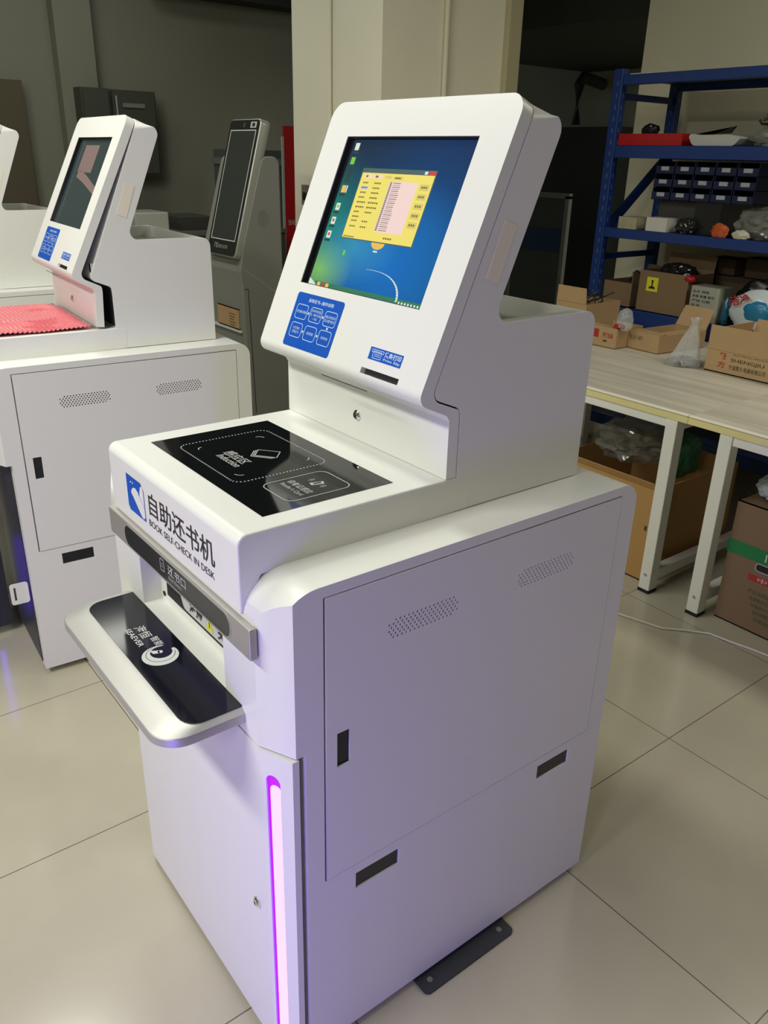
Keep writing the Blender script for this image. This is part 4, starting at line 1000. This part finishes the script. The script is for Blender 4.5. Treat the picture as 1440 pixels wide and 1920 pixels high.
# glimpse of red banner and dark machines behind the column
t = empty('red_banner', (2.40, 3.98, 0), label='tall narrow red banner stand partly hidden behind the column', cat='banner')
MB().box((0, 0, .02), (.60, .012, 1.66)).build('banner_panel', [RED], t); MB().box((-.01, -.06, 0), (.62, .08, .02)).build('banner_foot', [GRYF], t); MB().box((-.012, -.002, .02), (0, .014, 1.60)).build('banner_edge', [mat('edge_pale', (.35, .38, .33), .5)], t)
lettered('banner_lettering', [INKW], [c for c in t.children][0], lambda a: text_fit(a, 'SEAEVER', frame((0, -.001, 0), (1, 0, 0), (0, 0, 1)), .02, .12, 1.08, 1.11, 0, 0, ext=0))
t = empty('dark_machine', (2.20, 4.25, 0), label='dark grey machine between the grey portrait kiosk and the red banner', cat='machine')
MB().box((0, 0, 0), (.35, .3, 1.52)).build('machine_body', [mat('machine_grey', (.09, .10, .09), .5)], t); MB().box((-.01, -.01, 1.43), (.36, .31, 1.47)).build('machine_band', [GRYF], t)
t = empty('low_cabinet', (1.38, 3.62, 0), label='low dark cabinet against the back, seen between the two kiosks', cat='cabinet')
MB().box((.12, 0, 0), (.80, .5, 1.07)).build('cabinet_body', [mat('cab_dark', (.05, .052, .045), .6)], t); MB().box((.11, -.01, 1.07), (.81, .51, 1.09)).build('cabinet_top', [mat('cab_top', (.10, .10, .085), .5)], t)
simple('dark_box', MB().box((1.56, 3.72, 1.091), (1.78, 4.05, 1.16)), [mat('box_dark', (.04, .04, .035), .6)], 'flat dark box on the low cabinet behind the second kiosk', 'box')
bag('paper_bundle', (1.93, 3.82, 1.091), (.07, .07, .075), 21, mat('old_paper', (.30, .28, .22), .8), 'greyish paper bundle on the low cabinet, left of the portrait screen', 'bundle', sub=3, amp=.12)
t = empty('steel_console', (1.12, 3.52, 0), label='rounded steel-edged console carrying a bubble-wrapped parcel behind the second kiosk', cat='console')
MB().prism(fillet([(0, 0), (.36, 0), (.36, 1.10), (0, 1.10)], [0, 0, .04, .04]), -.35, 0, 0, frame((0, 0, 0), (1, 0, 0), (0, 0, 1))).build('console_shell', [mat('steel_pale', (.32, .33, .29), .35)], t)
MB().prism(fillet([(.02, 0), (.34, 0), (.34, 1.08), (.02, 1.08)], [0, 0, .03, .03]), 0, .002, 0, frame((0, 0, 0), (1, 0, 0), (0, 0, 1))).build('console_panel', [mat('steel_dark', (.13, .14, .12), .4)], t)
o = simple('wrapped_parcel', MB().box((1.24, 3.58, 1.102), (1.43, 3.82, 1.20)), [mat('wrap_grey', (.36, .37, .33), .25, bump=1.0, nscale=60)], 'bubble-wrapped parcel on the steel-edged console behind the second kiosk', 'parcel'); bevelled(o, .008, 3)
# ------------------------------------------------------------------ second kiosk extras
K2 = Matrix.Translation((-.017, 1.482, 0)) @ Matrix.Rotation(-.06, 4, 'Z')
a = MB(); nx, ny = 110, 110
vs = []; fs = []
for i in range(nx + 1):
    for j in range(ny + 1):
        x = -.045 + .345 * i / nx; y = .10 + .445 * j / ny
        if i > nx - 4 and False: pass
        ph = (i % 4 - 1.5) ** 2 + (j % 4 - 1.5) ** 2
        z_ = TC + .0035 + (.0032 if ph < 2.6 else 0) + .004 * noise.noise(Vector((x * 9, y * 9, 0))) + .004
        vs.append((x + .004 * noise.noise(Vector((0, y * 14, 3))), y + .004 * noise.noise(Vector((x * 14, 0, 5))), z_))
for i in range(nx):
    for j in range(ny):
        k = i * (ny + 1) + j; fs.append((k, k + ny + 1, k + ny + 2, k + 1))
a.faces(vs, fs, 0, K2)
o = a.build('bubble_wrap', [mat('pink_bubble_film', (.80, .16, .20), .12, spec=.9, coat=.4)]); tag(o, 'sheet of pink bubble wrap spread over the console of the second kiosk', 'bubble wrap')
md = o.modifiers.new('s', 'SOLIDIFY'); md.thickness = .002
# hinge bracket and gas strut of the open panel, latch on the front edge
a = MB(); a.tube([(S * .46, YC0 + .012, Z(1.24)), (S * .395, YC0 + .012, Z(1.085))], .003); a.box((S * .372, YC0 + .004, Z(1.062)), (S * .398, YC0 + .02, Z(1.092)))
a.build('gas_strut', [CHROME], k2)
a = MB(); me = curve_mesh([rrect(-.047, .250, .004, .318, .008), [(-.037, .263), (-.037, .306), (-.031, .306), (-.031, .263)]], .003); a.add_mesh(me, frame((0, .028, 0), (1, 0, 0), (0, 0, 1))); a.build('latch_bracket', [WHITE], k2)
MB().box((.0095, .032, .032), (.0305, WID - .032, .686)).build('dark_opening_plate', [mat('charcoal_panel', (.035, .037, .045), .4)], k2)  # added charcoal plate, puts the shade of the open front into colour
a = MB(); a.cyl((.70, .18, T), .012, .004, 16); a.cyl((.70, .18, T + .004), .006, .012, 16); bolt = a.build('bolt_head', [CHROME], k2, smooth=40)
t = empty('return_bin', (-.06, 1.80, 0), label='charcoal door panel with a violet light strip, standing open at the left edge', cat='door')
t.name = 'open_door'
MB().box((-.60, 0, .03), (.045, .025, .60)).build('door_leaf', [mat('charcoal_panel', (.035, .037, .045), .4)], t)
MB().box((-.012, -.004, .06), (.002, 0, .34)).build('light_strip', [mat('led_blue_far', (.05, .0, .2), .4, emit=(.10, .02, 1.0), es=5)], t)
